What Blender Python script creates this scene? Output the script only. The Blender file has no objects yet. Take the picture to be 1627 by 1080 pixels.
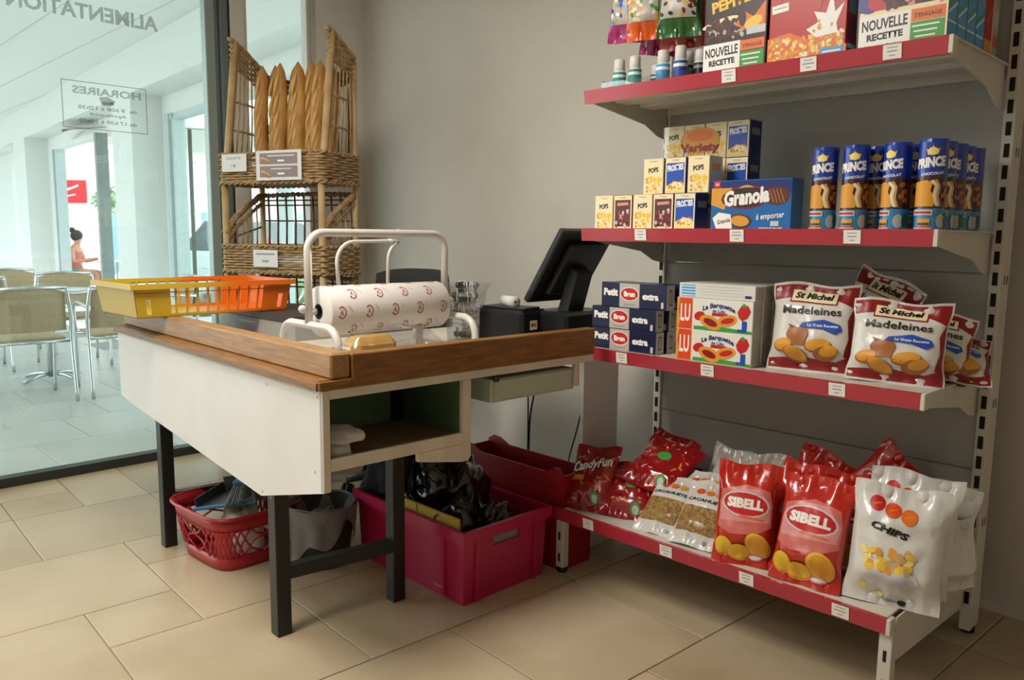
import bpy, math, random
from math import sin, cos, pi, radians, sqrt
from mathutils import Vector, Matrix, geometry, noise
SC = bpy.context.scene
COL = SC.collection
# ------------------------------------------------------------------ camera, world, lights, exposure
YAW, PITCH, ROLL = radians(45.674), radians(7.499), radians(0.644)
fw = Vector((-sin(YAW) * cos(PITCH), cos(YAW) * cos(PITCH), -sin(PITCH)))
rt = Vector((cos(YAW), sin(YAW), 0)); up = rt.cross(fw)
rt, up = rt * cos(ROLL) + up * sin(ROLL), -rt * sin(ROLL) + up * cos(ROLL)
cam_d = bpy.data.cameras.new('camera')
cam_d.sensor_width = 36.0; cam_d.lens = 36.0 * 1276.5 / 1627.0; cam_d.clip_start = 0.02; cam_d.clip_end = 300
cam = bpy.data.objects.new('camera', cam_d); COL.objects.link(cam)
cam.matrix_world = Matrix(((rt.x, up.x, -fw.x, 0), (rt.y, up.y, -fw.y, 0), (rt.z, up.z, -fw.z, 1.2), (0, 0, 0, 1)))
SC.camera = cam
W = bpy.data.worlds.new('sky'); SC.world = W; W.use_nodes = True
W.node_tree.nodes['Background'].inputs[0].default_value = (0.90, 0.97, 1.0, 1)
W.node_tree.nodes['Background'].inputs[1].default_value = 3.2
def area(name, loc, sx, sy, watts, col, rot=(0, 0, 0)):
    l = bpy.data.lights.new(name, 'AREA'); l.shape = 'RECTANGLE'; l.size = sx; l.size_y = sy; l.energy = watts; l.color = col
    o = bpy.data.objects.new(name, l); o.location = loc; o.rotation_euler = rot; COL.objects.link(o); return o
# two ceiling panel lamps of the shop (their housings are built with the ceiling) and the sky portal in the shop front
LAMPS = [(-2.0, 0.50), (-1.9, -1.05)]
for i, (lx, ly) in enumerate(LAMPS):
    area('ceiling_lamp_light', (lx, ly, 2.66), 0.58, 1.18, (44, 22)[i], (1.0, 0.96, 0.90))
po = area('shop_front_sky_portal', (-4.42, 0.2, 1.4), 2.8, 4.4, 1, (1, 1, 1), (0, radians(-90), 0)); po.data.cycles.is_portal = True
vs = SC.view_settings
vs.view_transform = 'Standard'; vs.look = 'None'; vs.exposure = 0.27; vs.gamma = 1.0; vs.use_curve_mapping = False
# ------------------------------------------------------------------ helpers
def lin(c):
    if isinstance(c, str):
        c = c.lstrip('#'); c = [int(c[i:i + 2], 16) / 255 for i in (0, 2, 4)]
    return tuple((x / 12.92 if x <= .04045 else ((x + .055) / 1.055) ** 2.4) for x in c) + (1.0,)
MATS = {}
def mat(name, col, rough=.5, metal=0., spec=.5, var=None, bump=None, coat=0., alpha=None, emit=None, rand=0., trans=0.):
    """var=(colour2, noise scale, stretch) mottles the base colour; bump=(scale, strength)"""
    if name in MATS: return MATS[name]
    m = bpy.data.materials.new(name); m.use_nodes = True; n = m.node_tree.nodes; l = m.node_tree.links
    b = n['Principled BSDF']; c = lin(col)
    b.inputs['Base Color'].default_value = c; b.inputs['Roughness'].default_value = rough; b.inputs['Metallic'].default_value = metal
    b.inputs['Specular IOR Level'].default_value = spec
    if coat: b.inputs['Coat Weight'].default_value = coat; b.inputs['Coat Roughness'].default_value = .12
    if trans: b.inputs['Transmission Weight'].default_value = trans
    if alpha is not None: b.inputs['Alpha'].default_value = alpha
    if emit: b.inputs['Emission Color'].default_value = c; b.inputs['Emission Strength'].default_value = emit
    m.diffuse_color = c
    if var or bump:
        tc = n.new('ShaderNodeTexCoord')
    if var:
        mp = n.new('ShaderNodeMapping'); l.new(tc.outputs['Object'], mp.inputs[0])
        if len(var) > 2: mp.inputs['Scale'].default_value = var[2]
        nz = n.new('ShaderNodeTexNoise'); nz.inputs['Scale'].default_value = var[1]; nz.inputs['Detail'].default_value = 6; l.new(mp.outputs[0], nz.inputs[0])
        if rand:
            oi = n.new('ShaderNodeObjectInfo'); ad = n.new('ShaderNodeVectorMath'); ad.operation = 'SCALE'; ad.inputs[0].default_value = (37, 19, 7)
            l.new(oi.outputs['Random'], ad.inputs['Scale']); l.new(ad.outputs[0], mp.inputs['Location'])
        rp = n.new('ShaderNodeValToRGB'); rp.color_ramp.elements[0].position = .35; rp.color_ramp.elements[1].position = .68
        rp.color_ramp.elements[0].color = c; rp.color_ramp.elements[1].color = lin(var[0]); l.new(nz.outputs[0], rp.inputs[0])
        src = rp.outputs[0]
        if rand:
            hs = n.new('ShaderNodeHueSaturation'); mr = n.new('ShaderNodeMapRange')
            mr.inputs['To Min'].default_value = 1 - rand; mr.inputs['To Max'].default_value = 1 + rand
            l.new(oi.outputs['Random'], mr.inputs['Value']); l.new(mr.outputs[0], hs.inputs['Value']); l.new(src, hs.inputs['Color']); src = hs.outputs[0]
        l.new(src, b.inputs['Base Color'])
    if bump:
        nb = n.new('ShaderNodeTexNoise'); nb.inputs['Scale'].default_value = bump[0]; nb.inputs['Detail'].default_value = 3; l.new(tc.outputs['Object'], nb.inputs[0])
        bp = n.new('ShaderNodeBump'); bp.inputs['Strength'].default_value = bump[1]; bp.inputs['Distance'].default_value = .01; l.new(nb.outputs[0], bp.inputs['Height'])
        l.new(bp.outputs[0], b.inputs['Normal'])
    MATS[name] = m; return m
def glass_mat(name, tint, refl, rough=.02):
    if name in MATS: return MATS[name]
    m = bpy.data.materials.new(name); m.use_nodes = True; n = m.node_tree.nodes; l = m.node_tree.links; n.clear()
    o = n.new('ShaderNodeOutputMaterial'); mx = n.new('ShaderNodeMixShader'); t = n.new('ShaderNodeBsdfTransparent'); g = n.new('ShaderNodeBsdfGlossy')
    t.inputs[0].default_value = tint + (1,); g.inputs['Roughness'].default_value = rough; mx.inputs[0].default_value = refl
    l.new(t.outputs[0], mx.inputs[1]); l.new(g.outputs[0], mx.inputs[2]); l.new(mx.outputs[0], o.inputs[0]); MATS[name] = m; return m

class MB:
    def __init__(s): s.v = []; s.f = []; s.m = []; s.s = []
    def add(s, vs, fs, m=0, sm=False):
        o = len(s.v); s.v += [tuple(p) for p in vs]
        for f in fs: s.f.append(tuple(i + o for i in f)); s.m.append(m); s.s.append(sm)
        return s
    def box(s, x0, x1, y0, y1, z0, z1, m=0, b=0., X=None):
        if b <= 0:
            vs = [(x, y, z) for z in (z0, z1) for y in (y0, y1) for x in (x0, x1)]
            fs = [(0, 2, 3, 1), (4, 5, 7, 6), (0, 1, 5, 4), (2, 6, 7, 3), (0, 4, 6, 2), (1, 3, 7, 5)]
        else:
            lo = (x0, y0, z0); hi = (x1, y1, z1); vs = []; ix = {}
            for c in range(8):
                sg = (c & 1, c >> 1 & 1, c >> 2 & 1)
                for a in range(3):
                    p = [(hi[k] if sg[k] else lo[k]) if k == a else ((hi[k] - b) if sg[k] else (lo[k] + b)) for k in range(3)]
                    ix[c, a] = len(vs); vs.append(p)
            fs = []
            for a in range(3):
                u, w = (a + 1) % 3, (a + 2) % 3
                for sd in (0, 1):
                    q = [(0, 0), (1, 0), (1, 1), (0, 1)]
                    if not sd: q = q[::-1]
                    fs.append(tuple(ix[(sd << a) | (i << u) | (j << w), a] for i, j in q))
            for a in range(3):
                u, w = (a + 1) % 3, (a + 2) % 3
                for i in (0, 1):
                    for j in (0, 1):
                        c0 = (i << u) | (j << w); c1 = c0 | (1 << a)
                        q = (ix[c0, u], ix[c1, u], ix[c1, w], ix[c0, w])
                        fs.append(q if i == j else q[::-1])
            for c in range(8):
                q = (ix[c, 0], ix[c, 1], ix[c, 2]); fs.append(q if bin(c).count('1') % 2 else q[::-1])
        if X is not None: vs = [X @ Vector(p) for p in vs]
        return s.add(vs, fs, m)
    def prism(s, poly, ax, a0, a1, m=0, X=None):
        """poly in the two axes other than ax (in order x,y,z), extruded along ax"""
        def P(p, a):
            q = list(p); q.insert(ax, a); return Vector(q)
        n = len(poly); vs = [P(p, a0) for p in poly] + [P(p, a1) for p in poly]
        if X is not None: vs = [X @ p for p in vs]
        A = sum(poly[i][0] * poly[(i + 1) % n][1] - poly[(i + 1) % n][0] * poly[i][1] for i in range(n))
        flip = (A < 0) ^ (ax == 1) ^ (a1 < a0)
        fs = [tuple(range(n))[::-1], tuple(range(n, 2 * n))] + [(i, (i + 1) % n, n + (i + 1) % n, n + i) for i in range(n)]
        if flip: fs = [f[::-1] for f in fs]
        return s.add(vs, fs, m)
    def tube(s, pts, r, n=8, m=0, closed=False, cap=True, flat=1.0):
        pts = [Vector(p) for p in pts]; N = len(pts); rs = r if isinstance(r, (list, tuple)) else [r] * N
        vs = []; t0 = None; nv = None
        for i in range(N):
            a = pts[i - 1] if (i > 0 or closed) else pts[i]; c = pts[(i + 1) % N] if (i < N - 1 or closed) else pts[i]
            t = (c - a)
            t = t.normalized() if t.length > 1e-9 else Vector((0, 0, 1))
            if nv is None:
                nv = t.orthogonal() if abs(t.z) < .9 else Vector((1, 0, 0)); nv = (nv - t * nv.dot(t)).normalized()
                if abs(t.z) < .9: nv = (Vector((0, 0, 1)) - t * t.z).normalized()
            else:
                nv = nv - t * nv.dot(t); nv = nv.normalized() if nv.length > 1e-6 else t.orthogonal().normalized()
            bn = t.cross(nv)
            for k in range(n):
                a2 = 2 * pi * k / n; vs.append(pts[i] + (nv * cos(a2) + bn * sin(a2) * flat) * rs[i])
        fs = []
        for i in range(N if closed else N - 1):
            j = (i + 1) % N
            for k in range(n): fs.append((i * n + k, i * n + (k + 1) % n, j * n + (k + 1) % n, j * n + k))
        s.add(vs, fs, m, True)
        if cap and not closed:
            o = len(s.v) - len(vs); s.f += [tuple(o + k for k in range(n))[::-1], tuple(o + (N - 1) * n + k for k in range(n))]; s.m += [m, m]; s.s += [False, False]
        return s
    def lathe(s, prof, n=24, m=0, c=(0, 0, 0), sm=True, sx=1., sy=1., X=None):
        vs = [Vector((c[0] + r * sx * cos(2 * pi * k / n), c[1] + r * sy * sin(2 * pi * k / n), c[2] + z)) for r, z in prof for k in range(n)]
        if X is not None: vs = [X @ p for p in vs]
        fs = [(i * n + k, i * n + (k + 1) % n, (i + 1) * n + (k + 1) % n, (i + 1) * n + k) for i in range(len(prof) - 1) for k in range(n)]
        return s.add(vs, fs, m, sm)
    def grid(s, fn, nu, nv, m=0, sm=True, flip=False):
        vs = [fn(i / nu, j / nv) for j in range(nv + 1) for i in range(nu + 1)]
        fs = [(j * (nu + 1) + i, j * (nu + 1) + i + 1, (j + 1) * (nu + 1) + i + 1, (j + 1) * (nu + 1) + i) for j in range(nv) for i in range(nu)]
        if flip: fs = [f[::-1] for f in fs]
        return s.add(vs, fs, m, sm)
    def ball(s, c, r, n=10, k=6, m=0, sq=(1, 1, 1), X=None):
        return s.lathe([(r * sin(pi * i / k) * (1 if 0 < i < k else 1e-3), -r * cos(pi * i / k)) for i in range(k + 1)], n, m, (0, 0, 0), True, 1, 1,
                       (Matrix.Translation(c) @ (X if X is not None else Matrix.Identity(4)) @ Matrix.Diagonal(tuple(sq) + (1,))))
    def mesh(s, name, mats):
        me = bpy.data.meshes.new(name); me.from_pydata(s.v, [], s.f)
        for x in (mats if isinstance(mats, (list, tuple)) else [mats]): me.materials.append(x)
        me.polygons.foreach_set('material_index', s.m); me.polygons.foreach_set('use_smooth', s.s); me.update(); return me
    def build(s, name, mats, parent=None, loc=None, rot=None):
        return obj(name, s.mesh(name, mats), parent, loc, rot)
def obj(name, me, parent=None, loc=None, rot=None):
    o = bpy.data.objects.new(name, me); COL.objects.link(o)
    if parent: o.parent = parent
    if loc is not None: o.location = loc
    if rot is not None: o.rotation_euler = rot
    return o
def tag(o, label=None, cat=None, group=None, kind=None):
    if label: o['label'] = label
    if cat: o['category'] = cat
    if group: o['group'] = group
    if kind: o['kind'] = kind
    return o
def thing(name, label, cat, loc=(0, 0, 0), rot=(0, 0, 0), group=None):
    return tag(obj(name, None, None, loc, rot), label, cat, group)
def copy_tree(o, parent=None):
    c = o.copy(); COL.objects.link(c); c.parent = parent
    for ch in [x for x in o.children]: copy_tree(ch, c)
    return c
def struct(name, mb, mats, parent=None):
    o = mb.build(name, mats, parent)
    if not parent: o['kind'] = 'structure'
    return o
def arc(c, r, a0, a1, n, plane='xz'):
    out = []
    for i in range(n + 1):
        a = radians(a0 + (a1 - a0) * i / n); u, v = r * cos(a), r * sin(a)
        out.append((c[0] + u, c[1], c[2] + v) if plane == 'xz' else (c[0], c[1] + u, c[2] + v) if plane == 'yz' else (c[0] + u, c[1] + v, c[2]))
    return out
def Rz(a): return Matrix.Rotation(a, 4, 'Z')
def T(x, y, z): return Matrix.Translation((x, y, z))
# ---- flat print: letters and shapes laid on a surface
_TX = {}
def text_tris(t, bold=0., shear=0.):
    k = (t, bold, shear)
    if k not in _TX:
        cu = bpy.data.curves.new('lettering', 'FONT'); cu.body = t; cu.offset = bold; cu.shear = shear; cu.resolution_u = 2; cu.fill_mode = 'FRONT'
        to = bpy.data.objects.new('lettering', cu); COL.objects.link(to); bpy.context.view_layer.update()
        me = bpy.data.meshes.new_from_object(to.evaluated_get(bpy.context.evaluated_depsgraph_get())); me.calc_loop_triangles()
        tr = [[(me.vertices[i].co.x, me.vertices[i].co.y) for i in q.vertices] for q in me.loop_triangles]
        bpy.data.objects.remove(to); bpy.data.curves.remove(cu); bpy.data.meshes.remove(me)
        _TX[k] = tr
    return _TX[k]
class Print:
    def __init__(s): s.l = []
    def tri(s, tr, m): s.l.append((tr, m)); return s
    def poly(s, pts, m):
        ts = geometry.tessellate_polygon([[Vector((x, y, 0)) for x, y in pts]])
        return s.tri([[pts[i] for i in t] for t in ts], m)
    def ell(s, cx, cy, rx, ry, m, rot=0, n=16):
        c, d = cos(rot), sin(rot)
        p = [(cx + rx * cos(2 * pi * i / n) * c - ry * sin(2 * pi * i / n) * d, cy + rx * cos(2 * pi * i / n) * d + ry * sin(2 * pi * i / n) * c) for i in range(n)]
        return s.tri([[(cx, cy), p[i], p[(i + 1) % n]] for i in range(n)], m)
    def rect(s, cx, cy, w, h, m, rot=0):
        c, d = cos(rot), sin(rot)
        p = [(cx + x * c - y * d, cy + x * d + y * c) for x, y in ((-w / 2, -h / 2), (w / 2, -h / 2), (w / 2, h / 2), (-w / 2, h / 2))]
        return s.tri([[p[0], p[1], p[2]], [p[0], p[2], p[3]]], m)
    def frame(s, cx, cy, w, h, t, m):
        for a in ((cx, cy + h / 2, w + t, t), (cx, cy - h / 2, w + t, t), (cx - w / 2, cy, t, h), (cx + w / 2, cy, t, h)): s.rect(*a, m)
        return s
    def text(s, t, cx, cy, w, m, h=None, rot=0, bold=.02, shear=0., bend=0.):
        tr = text_tris(t, bold, shear); xs = [p[0] for q in tr for p in q]; ys = [p[1] for q in tr for p in q]
        x0, x1, y0, y1 = min(xs), max(xs), min(ys), max(ys); kx = w / (x1 - x0); ky = (h / (y1 - y0)) if h else kx; c, d = cos(rot), sin(rot); out = []
        for q in tr:
            r = []
            for x, y in q:
                X = (x - (x0 + x1) / 2) * kx; Y = (y - (y0 + y1) / 2) * ky + bend * (4 * X * X / (w * w)); r.append((cx + X * c - Y * d, cy + X * d + Y * c))
            out.append(r)
        return s.tri(out, m)
    def build(s, name, surf, parent, step=None, e0=.0003, de=.00007, mats=None):
        vs = []; fs = []; mi = []; ml = []
        lv = 0.
        for tr, m in s.l:
            lv += .05 if 6 < len(tr) < 10 else 1.
            if m not in ml: ml.append(m)
            st = list(tr); idx = {}
            if step:
                out = []; q = list(st)
                while q:
                    t = q.pop(); L = [((t[i][0] - t[(i + 1) % 3][0]) ** 2 + (t[i][1] - t[(i + 1) % 3][1]) ** 2, i) for i in range(3)]; d, i = max(L)
                    if d > step * step:
                        a, b, c = t[i], t[(i + 1) % 3], t[(i + 2) % 3]; mm = ((a[0] + b[0]) / 2, (a[1] + b[1]) / 2); q += [[a, mm, c], [mm, b, c]]
                    else: out.append(t)
                st = out
            for t in st:
                if (t[1][0] - t[0][0]) * (t[2][1] - t[0][1]) - (t[2][0] - t[0][0]) * (t[1][1] - t[0][1]) < 0: t = t[::-1]
                f = []
                for p in t:
                    if p not in idx:
                        q, nn = surf(p[0], p[1]); idx[p] = len(vs); vs.append(Vector(q) + Vector(nn) * (e0 + de * lv))
                    f.append(idx[p])
                if len(set(f)) == 3: fs.append(f); mi.append(ml.index(m))
        me = bpy.data.meshes.new(name); me.from_pydata(vs, [], fs)
        for m in ml: me.materials.append(MATS[m] if isinstance(m, str) else m)
        me.polygons.foreach_set('material_index', mi); me.polygons.foreach_set('use_smooth', [True] * len(fs)); me.update()
        return obj(name, me, parent)
def front(y): return lambda x, z: ((x, y, z), (0, -1, 0))       # a face looking towards -Y
def right_side(x0): return lambda y, z: ((x0, y, z), (1, 0, 0))  # a face looking towards +X
def top_face(z0): return lambda x, y: ((x, y, z0), (0, 0, 1))
# inks
for nm, c in dict(ink_white='#f2efe8', ink_black='#16161a', ink_grey='#8d8d90', ink_lgrey='#c9cacd', ink_red='#c3201f', ink_dred='#8f1418', ink_orange='#e5701c', ink_yellow='#eec23a', ink_lyellow='#f3dc83',
                  ink_blue='#1d4fb0', ink_lblue='#3f9fd8', ink_navy='#152a6e', ink_green='#3f9a3a', ink_dgreen='#1f5c2c', ink_brown='#5a2a18', ink_lbrown='#a5652f', ink_gold='#dd9a32', ink_pink='#d8908c', ink_choc='#3a1d1c',
                  ink_cream='#f0dfb4', ink_purple='#4b3f8f', ink_magenta='#b8286e', ink_tan='#c9a468', ink_orangered='#dd4a1c', ink_teal='#2f8f86', ink_silver='#b9b4aa', ink_rose='#cf6b62').items():
    mat(nm, c, .38)
mat('ink_tag', '#e9e6de', .6)
# ================================================================== THE SHOP SHELL
XG, YW, ZC = -4.245, 2.86, 2.78          # glass plane, back wall plane, ceiling
XR, YF = 1.7, -2.2                       # the walls behind the camera
m_plaster = mat('plaster_grey', '#d2cbc0', .85, var=('#c9c2b7', 2.0), bump=(60, .03))
m_plaster2 = mat('plaster_white', '#ded9d2', .85, bump=(60, .03))
m_grout = mat('grout', '#a39682', .9)
m_tile = mat('floor_tile', '#bba98e', .32, var=('#a89578', 2.2), bump=(9, .03), rand=.05)
m_otile = mat('terrace_tile', '#b9bab4', .3, var=('#a9aca6', 1.5), rand=.02)
m_ogrout = mat('terrace_grout', '#a2a39d', .8)
m_fgrey = mat('frame_grey_green', '#93a09c', .4, metal=.3)
m_fdark = mat('frame_dark', '#2c3331', .4, metal=.2)
m_fwhite = mat('frame_white', '#cfcac2', .5)
m_glass = glass_mat('shop_glass', (.91, .965, .945), .07)
m_white = mat('outdoor_white', '#e6e8e6', .8)
m_ceil = mat('ceiling_white', '#e4e1da', .9)
def clip(poly, x0, x1, y0, y1):
    for ax, v, sg in ((0, x0, 1), (0, x1, -1), (1, y0, 1), (1, y1, -1)):
        out = []
        for i in range(len(poly)):
            a, b = poly[i - 1], poly[i]; da, db = (a[ax] - v) * sg, (b[ax] - v) * sg
            if (da >= 0) != (db >= 0):
                t = da / (da - db); out.append((a[0] + (b[0] - a[0]) * t, a[1] + (b[1] - a[1]) * t))
            if db >= 0: out.append(b)
        poly = out
        if len(poly) < 3: return []
    return poly
def tile_obj(poly, m, parent, zt=0.0, th=.008, ch=.0025):
    cx = sum(p[0] for p in poly) / len(poly); cy = sum(p[1] for p in poly) / len(poly); n = len(poly)
    def ins(p, d):
        L = sqrt((p[0] - cx) ** 2 + (p[1] - cy) ** 2); return (p[0] - (p[0] - cx) / L * d - cx, p[1] - (p[1] - cy) / L * d - cy)
    vs = [ins(p, 0) + (-th,) for p in poly] + [ins(p, 0) + (-ch * .6,) for p in poly] + [ins(p, ch) + (0,) for p in poly]
    fs = [tuple(range(2 * n, 3 * n))] + [(k * n + i, k * n + (i + 1) % n, (k + 1) * n + (i + 1) % n, (k + 1) * n + i) for k in (0, 1) for i in range(n)]
    b = MB(); b.add(vs, fs)
    o = b.build('tile', m, parent, (cx, cy, zt)); return o
fl = struct('floor', MB().box(XG, XR, YF, YW, -.06, -.006), m_grout)
g, fr = .2725, radians(-2.6); ox, oy = -2.645, .715
used = {}
tiles = []
def put(i, j, w, h):
    for a in range(i, i + w):
        for b in range(j, j + h): used[a, b] = 1
    tiles.append((i, j, w, h))
for t in ((0, 0, 1, 1), (-2, -2, 2, 3), (-2, 1, 1, 1), (-1, 1, 2, 2), (-4, 0, 2, 2), (-5, 0, 1, 1), (-6, 1, 2, 1), (1, 0, 2, 2), (-4, 2, 2, 1), (-2, 2, 1, 2), (0, -2, 2, 2), (-4, -2, 2, 2), (-6, -1, 2, 2) if False else (-6, -2, 2, 2), (1, 2, 2, 3), (3, 1, 2, 2), (3, 0, 1, 1)):
    if not any((a, b) in used for a in range(t[0], t[0] + t[2]) for b in range(t[1], t[1] + t[3])): put(*t)
rng = random.Random(5)
for j in range(-12, 10):
    for i in range(-8, 18):
        if (i, j) in used: continue
        opts = [(2, 2), (2, 3), (3, 2), (2, 1), (1, 1), (1, 2)]
        rng.shuffle(opts); opts = sorted(opts, key=lambda q: -(q[0] * q[1] > 2) + rng.random() * .9)
        for w, h in opts + [(1, 1)]:
            if not any((a, b) in used for a in range(i, i + w) for b in range(j, j + h)): put(i, j, w, h); break
for (i, j, w, h) in tiles:
    e = .0022; P = [(i * g + e, j * g + e), ((i + w) * g - e, j * g + e), ((i + w) * g - e, (j + h) * g - e), (i * g + e, (j + h) * g - e)]
    P = [(ox + x * cos(fr) - y * sin(fr), oy + x * sin(fr) + y * cos(fr)) for x, y in P]
    P = clip(P, XG + .001, XR - .001, YF + .001, YW - .001)
    if P: tile_obj(P, m_tile, fl)
struct('wall_back', MB().box(XG, XR, YW, YW + .14, -.06, ZC + .1), m_plaster)
struct('wall_right', MB().box(XR, XR + .14, YF, YW + .14, -.06, ZC + .1), m_plaster)
struct('wall_front', MB().box(XG - .14, XR + .14, YF - .14, YF, -.06, ZC + .1), m_plaster)
struct('wall_left', MB().box(XG - .14, XG, 2.545, YW + .14, -.06, ZC + .1).box(XG - .14, XG, YF, .70, 2.5, ZC + .1).box(XG - .14, XG, YF, -1.6, -.06, 2.5), m_plaster2)
struct('ceiling', MB().box(XG - .14, XR + .14, YF - .14, YW + .14, ZC, ZC + .1), m_ceil)
for lx, ly in LAMPS:
    t = thing('ceiling_light', 'square-edged white panel lamp on the shop ceiling', 'lamp', (lx, ly, 0), group='panel lamps on the shop ceiling')
    MB().box(-.31, .31, -.61, .61, 2.70, ZC, b=.01).build('housing', m_fwhite, t)
    MB().box(-.295, .295, -.595, .595, 2.685, 2.70, b=.004).build('diffuser', mat('lamp_diffuser', '#fff6e6', .6, emit=1.5), t)
# ---- shop front: fixed pane, sliding frames, rear window, door leaf
w1 = struct('window_1', MB().box(XG - .055, XG + .01, .70, 1.885, 0, .045).box(XG - .055, XG + .01, .70, .725, .045, ZC), m_fdark)
MB().box(XG - .03, XG - .022, .715, 1.89, .04, ZC).build('glass_pane', m_glass, w1)
MB().box(XG - .05, XG + .005, 1.885, 1.938, 0, ZC, b=.004).build('frame_stile', m_fgrey, w1)
MB().box(XG - .09, XG - .04, 1.950, 1.975, 0, ZC, b=.003).build('frame_stile', m_fgrey, w1)
MB().box(XG - .07, XG + .0, 1.975, 2.013, 0, ZC, b=.003).build('frame_stile', mat('frame_midgrey', '#66716e', .4), w1)
MB().box(XG - .07, XG + .004, 2.013, 2.020, 0, ZC).build('frame_gasket', m_fdark, w1)
struct('trim_1', MB().box(XG - .10, XG + .012, 2.021, 2.100, -.06, ZC, b=.004), m_fwhite)
w2 = struct('window_2', MB().box(XG - .06, XG, 2.10, 2.545, 0, .06).box(XG - .06, XG, 2.10, 2.118, .06, ZC).box(XG - .06, XG, 2.480, 2.497, .06, ZC).box(XG - .075, XG - .02, 2.497, 2.545, .06, ZC), m_fwhite)
MB().box(XG - .036, XG - .03, 2.115, 2.485, .05, ZC).build('glass_pane', m_glass, w2)
d1 = struct('door_1', MB().box(XG - .05, XG + .02, .63, .695, 0, 2.5, b=.004).box(XG - .05, XG + .02, -.25, -.19, 0, 2.5).box(XG - .05, XG + .02, -.19, .63, 0, .09).box(XG - .05, XG + .02, -.19, .63, 2.42, 2.5), m_fwhite)
MB().box(XG - .03, XG - .022, -.2, .64, .08, 2.43).build('glass_pane', m_glass, d1)
w3 = struct('window_3', MB().box(XG - .055, XG + .01, -1.6, -.26, 0, .045).box(XG - .055, XG + .01, -1.6, -1.55, .045, 2.5).box(XG - .055, XG + .01, -.31, -.26, .045, 2.5), m_fdark)
MB().box(XG - .03, XG - .022, -1.56, -.30, .04, 2.5).build('glass_pane', m_glass, w3)
# lettering stuck on the outside of the glass, so it reads mirrored from inside
m_sticker = mat('sticker_grey', '#8f9c9a', .6, alpha=.6); m_sticker2 = mat('sticker_dark', '#56605e', .6, alpha=.7)
def glass_text(x, z): return ((XG - .0305, -x, z), (-1, 0, 0))
Print().text('ALIMENTATION', -1.325, 2.225, .665, 'sticker_grey', h=.072, bold=.03).build('shop_lettering', glass_text, w1)
hp = Print(); hp.frame(-1.390, 1.790, .385, .218, .0035, 'sticker_dark')
hp.text('HORAIRES', -1.40, 1.860, .315, 'sticker_grey', h=.036, bold=.03)
for t_, dx, z_, w_ in (('Matin', 0, 1.812, .055), ('de  8 h00 à 12h30', 0, 1.782, .27), ('Après-midi', 0, 1.751, .17), ('de 17 h30 à 20h00', 0, 1.720, .265)):
    hp.text(t_, -1.40 + dx, z_, w_, 'sticker_dark', h=.018, bold=.015)
hp.poly([(-1.36, 1.835), (-1.40, 1.842), (-1.435, 1.822), (-1.42, 1.80), (-1.375, 1.798)], 'sticker_grey')
hp.build('opening_hours_sticker', glass_text, w1)
# ================================================================== COVERED TERRACE OUTSIDE
tf = struct('floor_terrace', MB().box(-24, XG - .14, -6, 3.05, -.06, -.008).box(XG - .14, XG, -1.6, 2.545, -.06, -.008), m_ogrout)
for i in range(11):
    for j in range(7):
        x0, y0 = -4.39 - .6 * (i + 1), 2.95 - .6 * (j + 1) - (.3 if i % 2 else 0)
        x1, y1 = x0 + .596, min(y0 + .596, 3.04)
        if i < 10: tile_obj([(x0, y0), (x1, y0), (x1, y1), (x0, y1)], m_otile, tf, -.002, .006)
MB().box(-24, -10.4, -6, 3.05, -.01, -.002).build('distant_paving', m_otile, tf)
MB().box(-10.4, XG - .14, -6, -2.0, -.01, -.002).build('distant_paving', m_otile, tf)
struct('ceiling_terrace', MB().box(-24, XG - .14, -.6, 4.6, 3.07, 3.2), m_white)
m_seam = mat('ceiling_seam', '#c4c9c7', .8)
for k in range(8): MB().box(-24, XG - .14, -.2 + k * .6, -.188 + k * .6, 3.066, 3.07).build('ceiling_joint', m_seam, bpy.data.objects['ceiling_terrace'])
TR = T(XG, 2.9, 0) @ Rz(radians(-3.5))       # frame of the terrace wall: -x runs away from the shop
def tw(name, boxes, m, kind=True, **k):
    b = MB()
    for q in boxes: b.box(*q[:6], X=TR, **k)
    return struct(name, b, m)
m_wallT = mat('terrace_wall', '#dcdedc', .85)
tw('trim_2', [(-20, 0, -.02, .30, 2.62, 3.07)], m_wallT)
wt = tw('wall_terrace', [(-20, 0, .30, .42, 2.42, 3.07), (-20, -13.5, .30, .42, -.06, 2.42), (-12.45, -10.05, .30, .42, -.06, 2.42), (-6.0, -4.65, .30, .42, -.06, 2.42), (-.35, 0, .30, .42, -.06, 2.42)], m_wallT)
tw('wall_column_1', [(-5.5, -4.78, -.02, .30, -.06, 2.62)], m_wallT)
tw('wall_column_2', [(-11.35, -10.4, -.02, .30, -.06, 2.62)], m_wallT)
tw('wall_terrace_end', [(-20.2, -20, -4, .42, -.06, 3.07)], m_wallT)
m_fblue = mat('frame_bluegrey', '#bcc8c9', .45)
dj = tw('door_2', [(-10.05, -9.98, .28, .42, 0, 2.42), (-9.93, -9.88, .26, .40, 0, 2.42), (-9.84, -9.80, .28, .42, 0, 2.42)], m_fblue)
MB().box(-7.02, -6.93, .16, .30, 0, 2.42, X=TR).build('folded_door_leaf', mat('frame_steel', '#76827f', .45), dj)
wf = tw('window_4', [(-4.65, -4.55, .28, .44, 0, 2.42), (-4.50, -4.44, .30, .42, 0, 2.42), (-3.45, -3.38, .30, .42, 0, 2.42), (-4.65, -.35, .30, .42, 2.36, 2.42), (-4.65, -.35, .30, .42, 0, .08), (-.42, -.35, .30, .42, 0, 2.42), (-2.0, -1.94, .30, .42, 0, 2.42)], m_fblue)
MB().box(-4.6, -.4, .355, .36, .05, 2.4, X=TR).build('glass_pane', glass_mat('terrace_glass', (.93, .97, .96), .08), wf)
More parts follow.
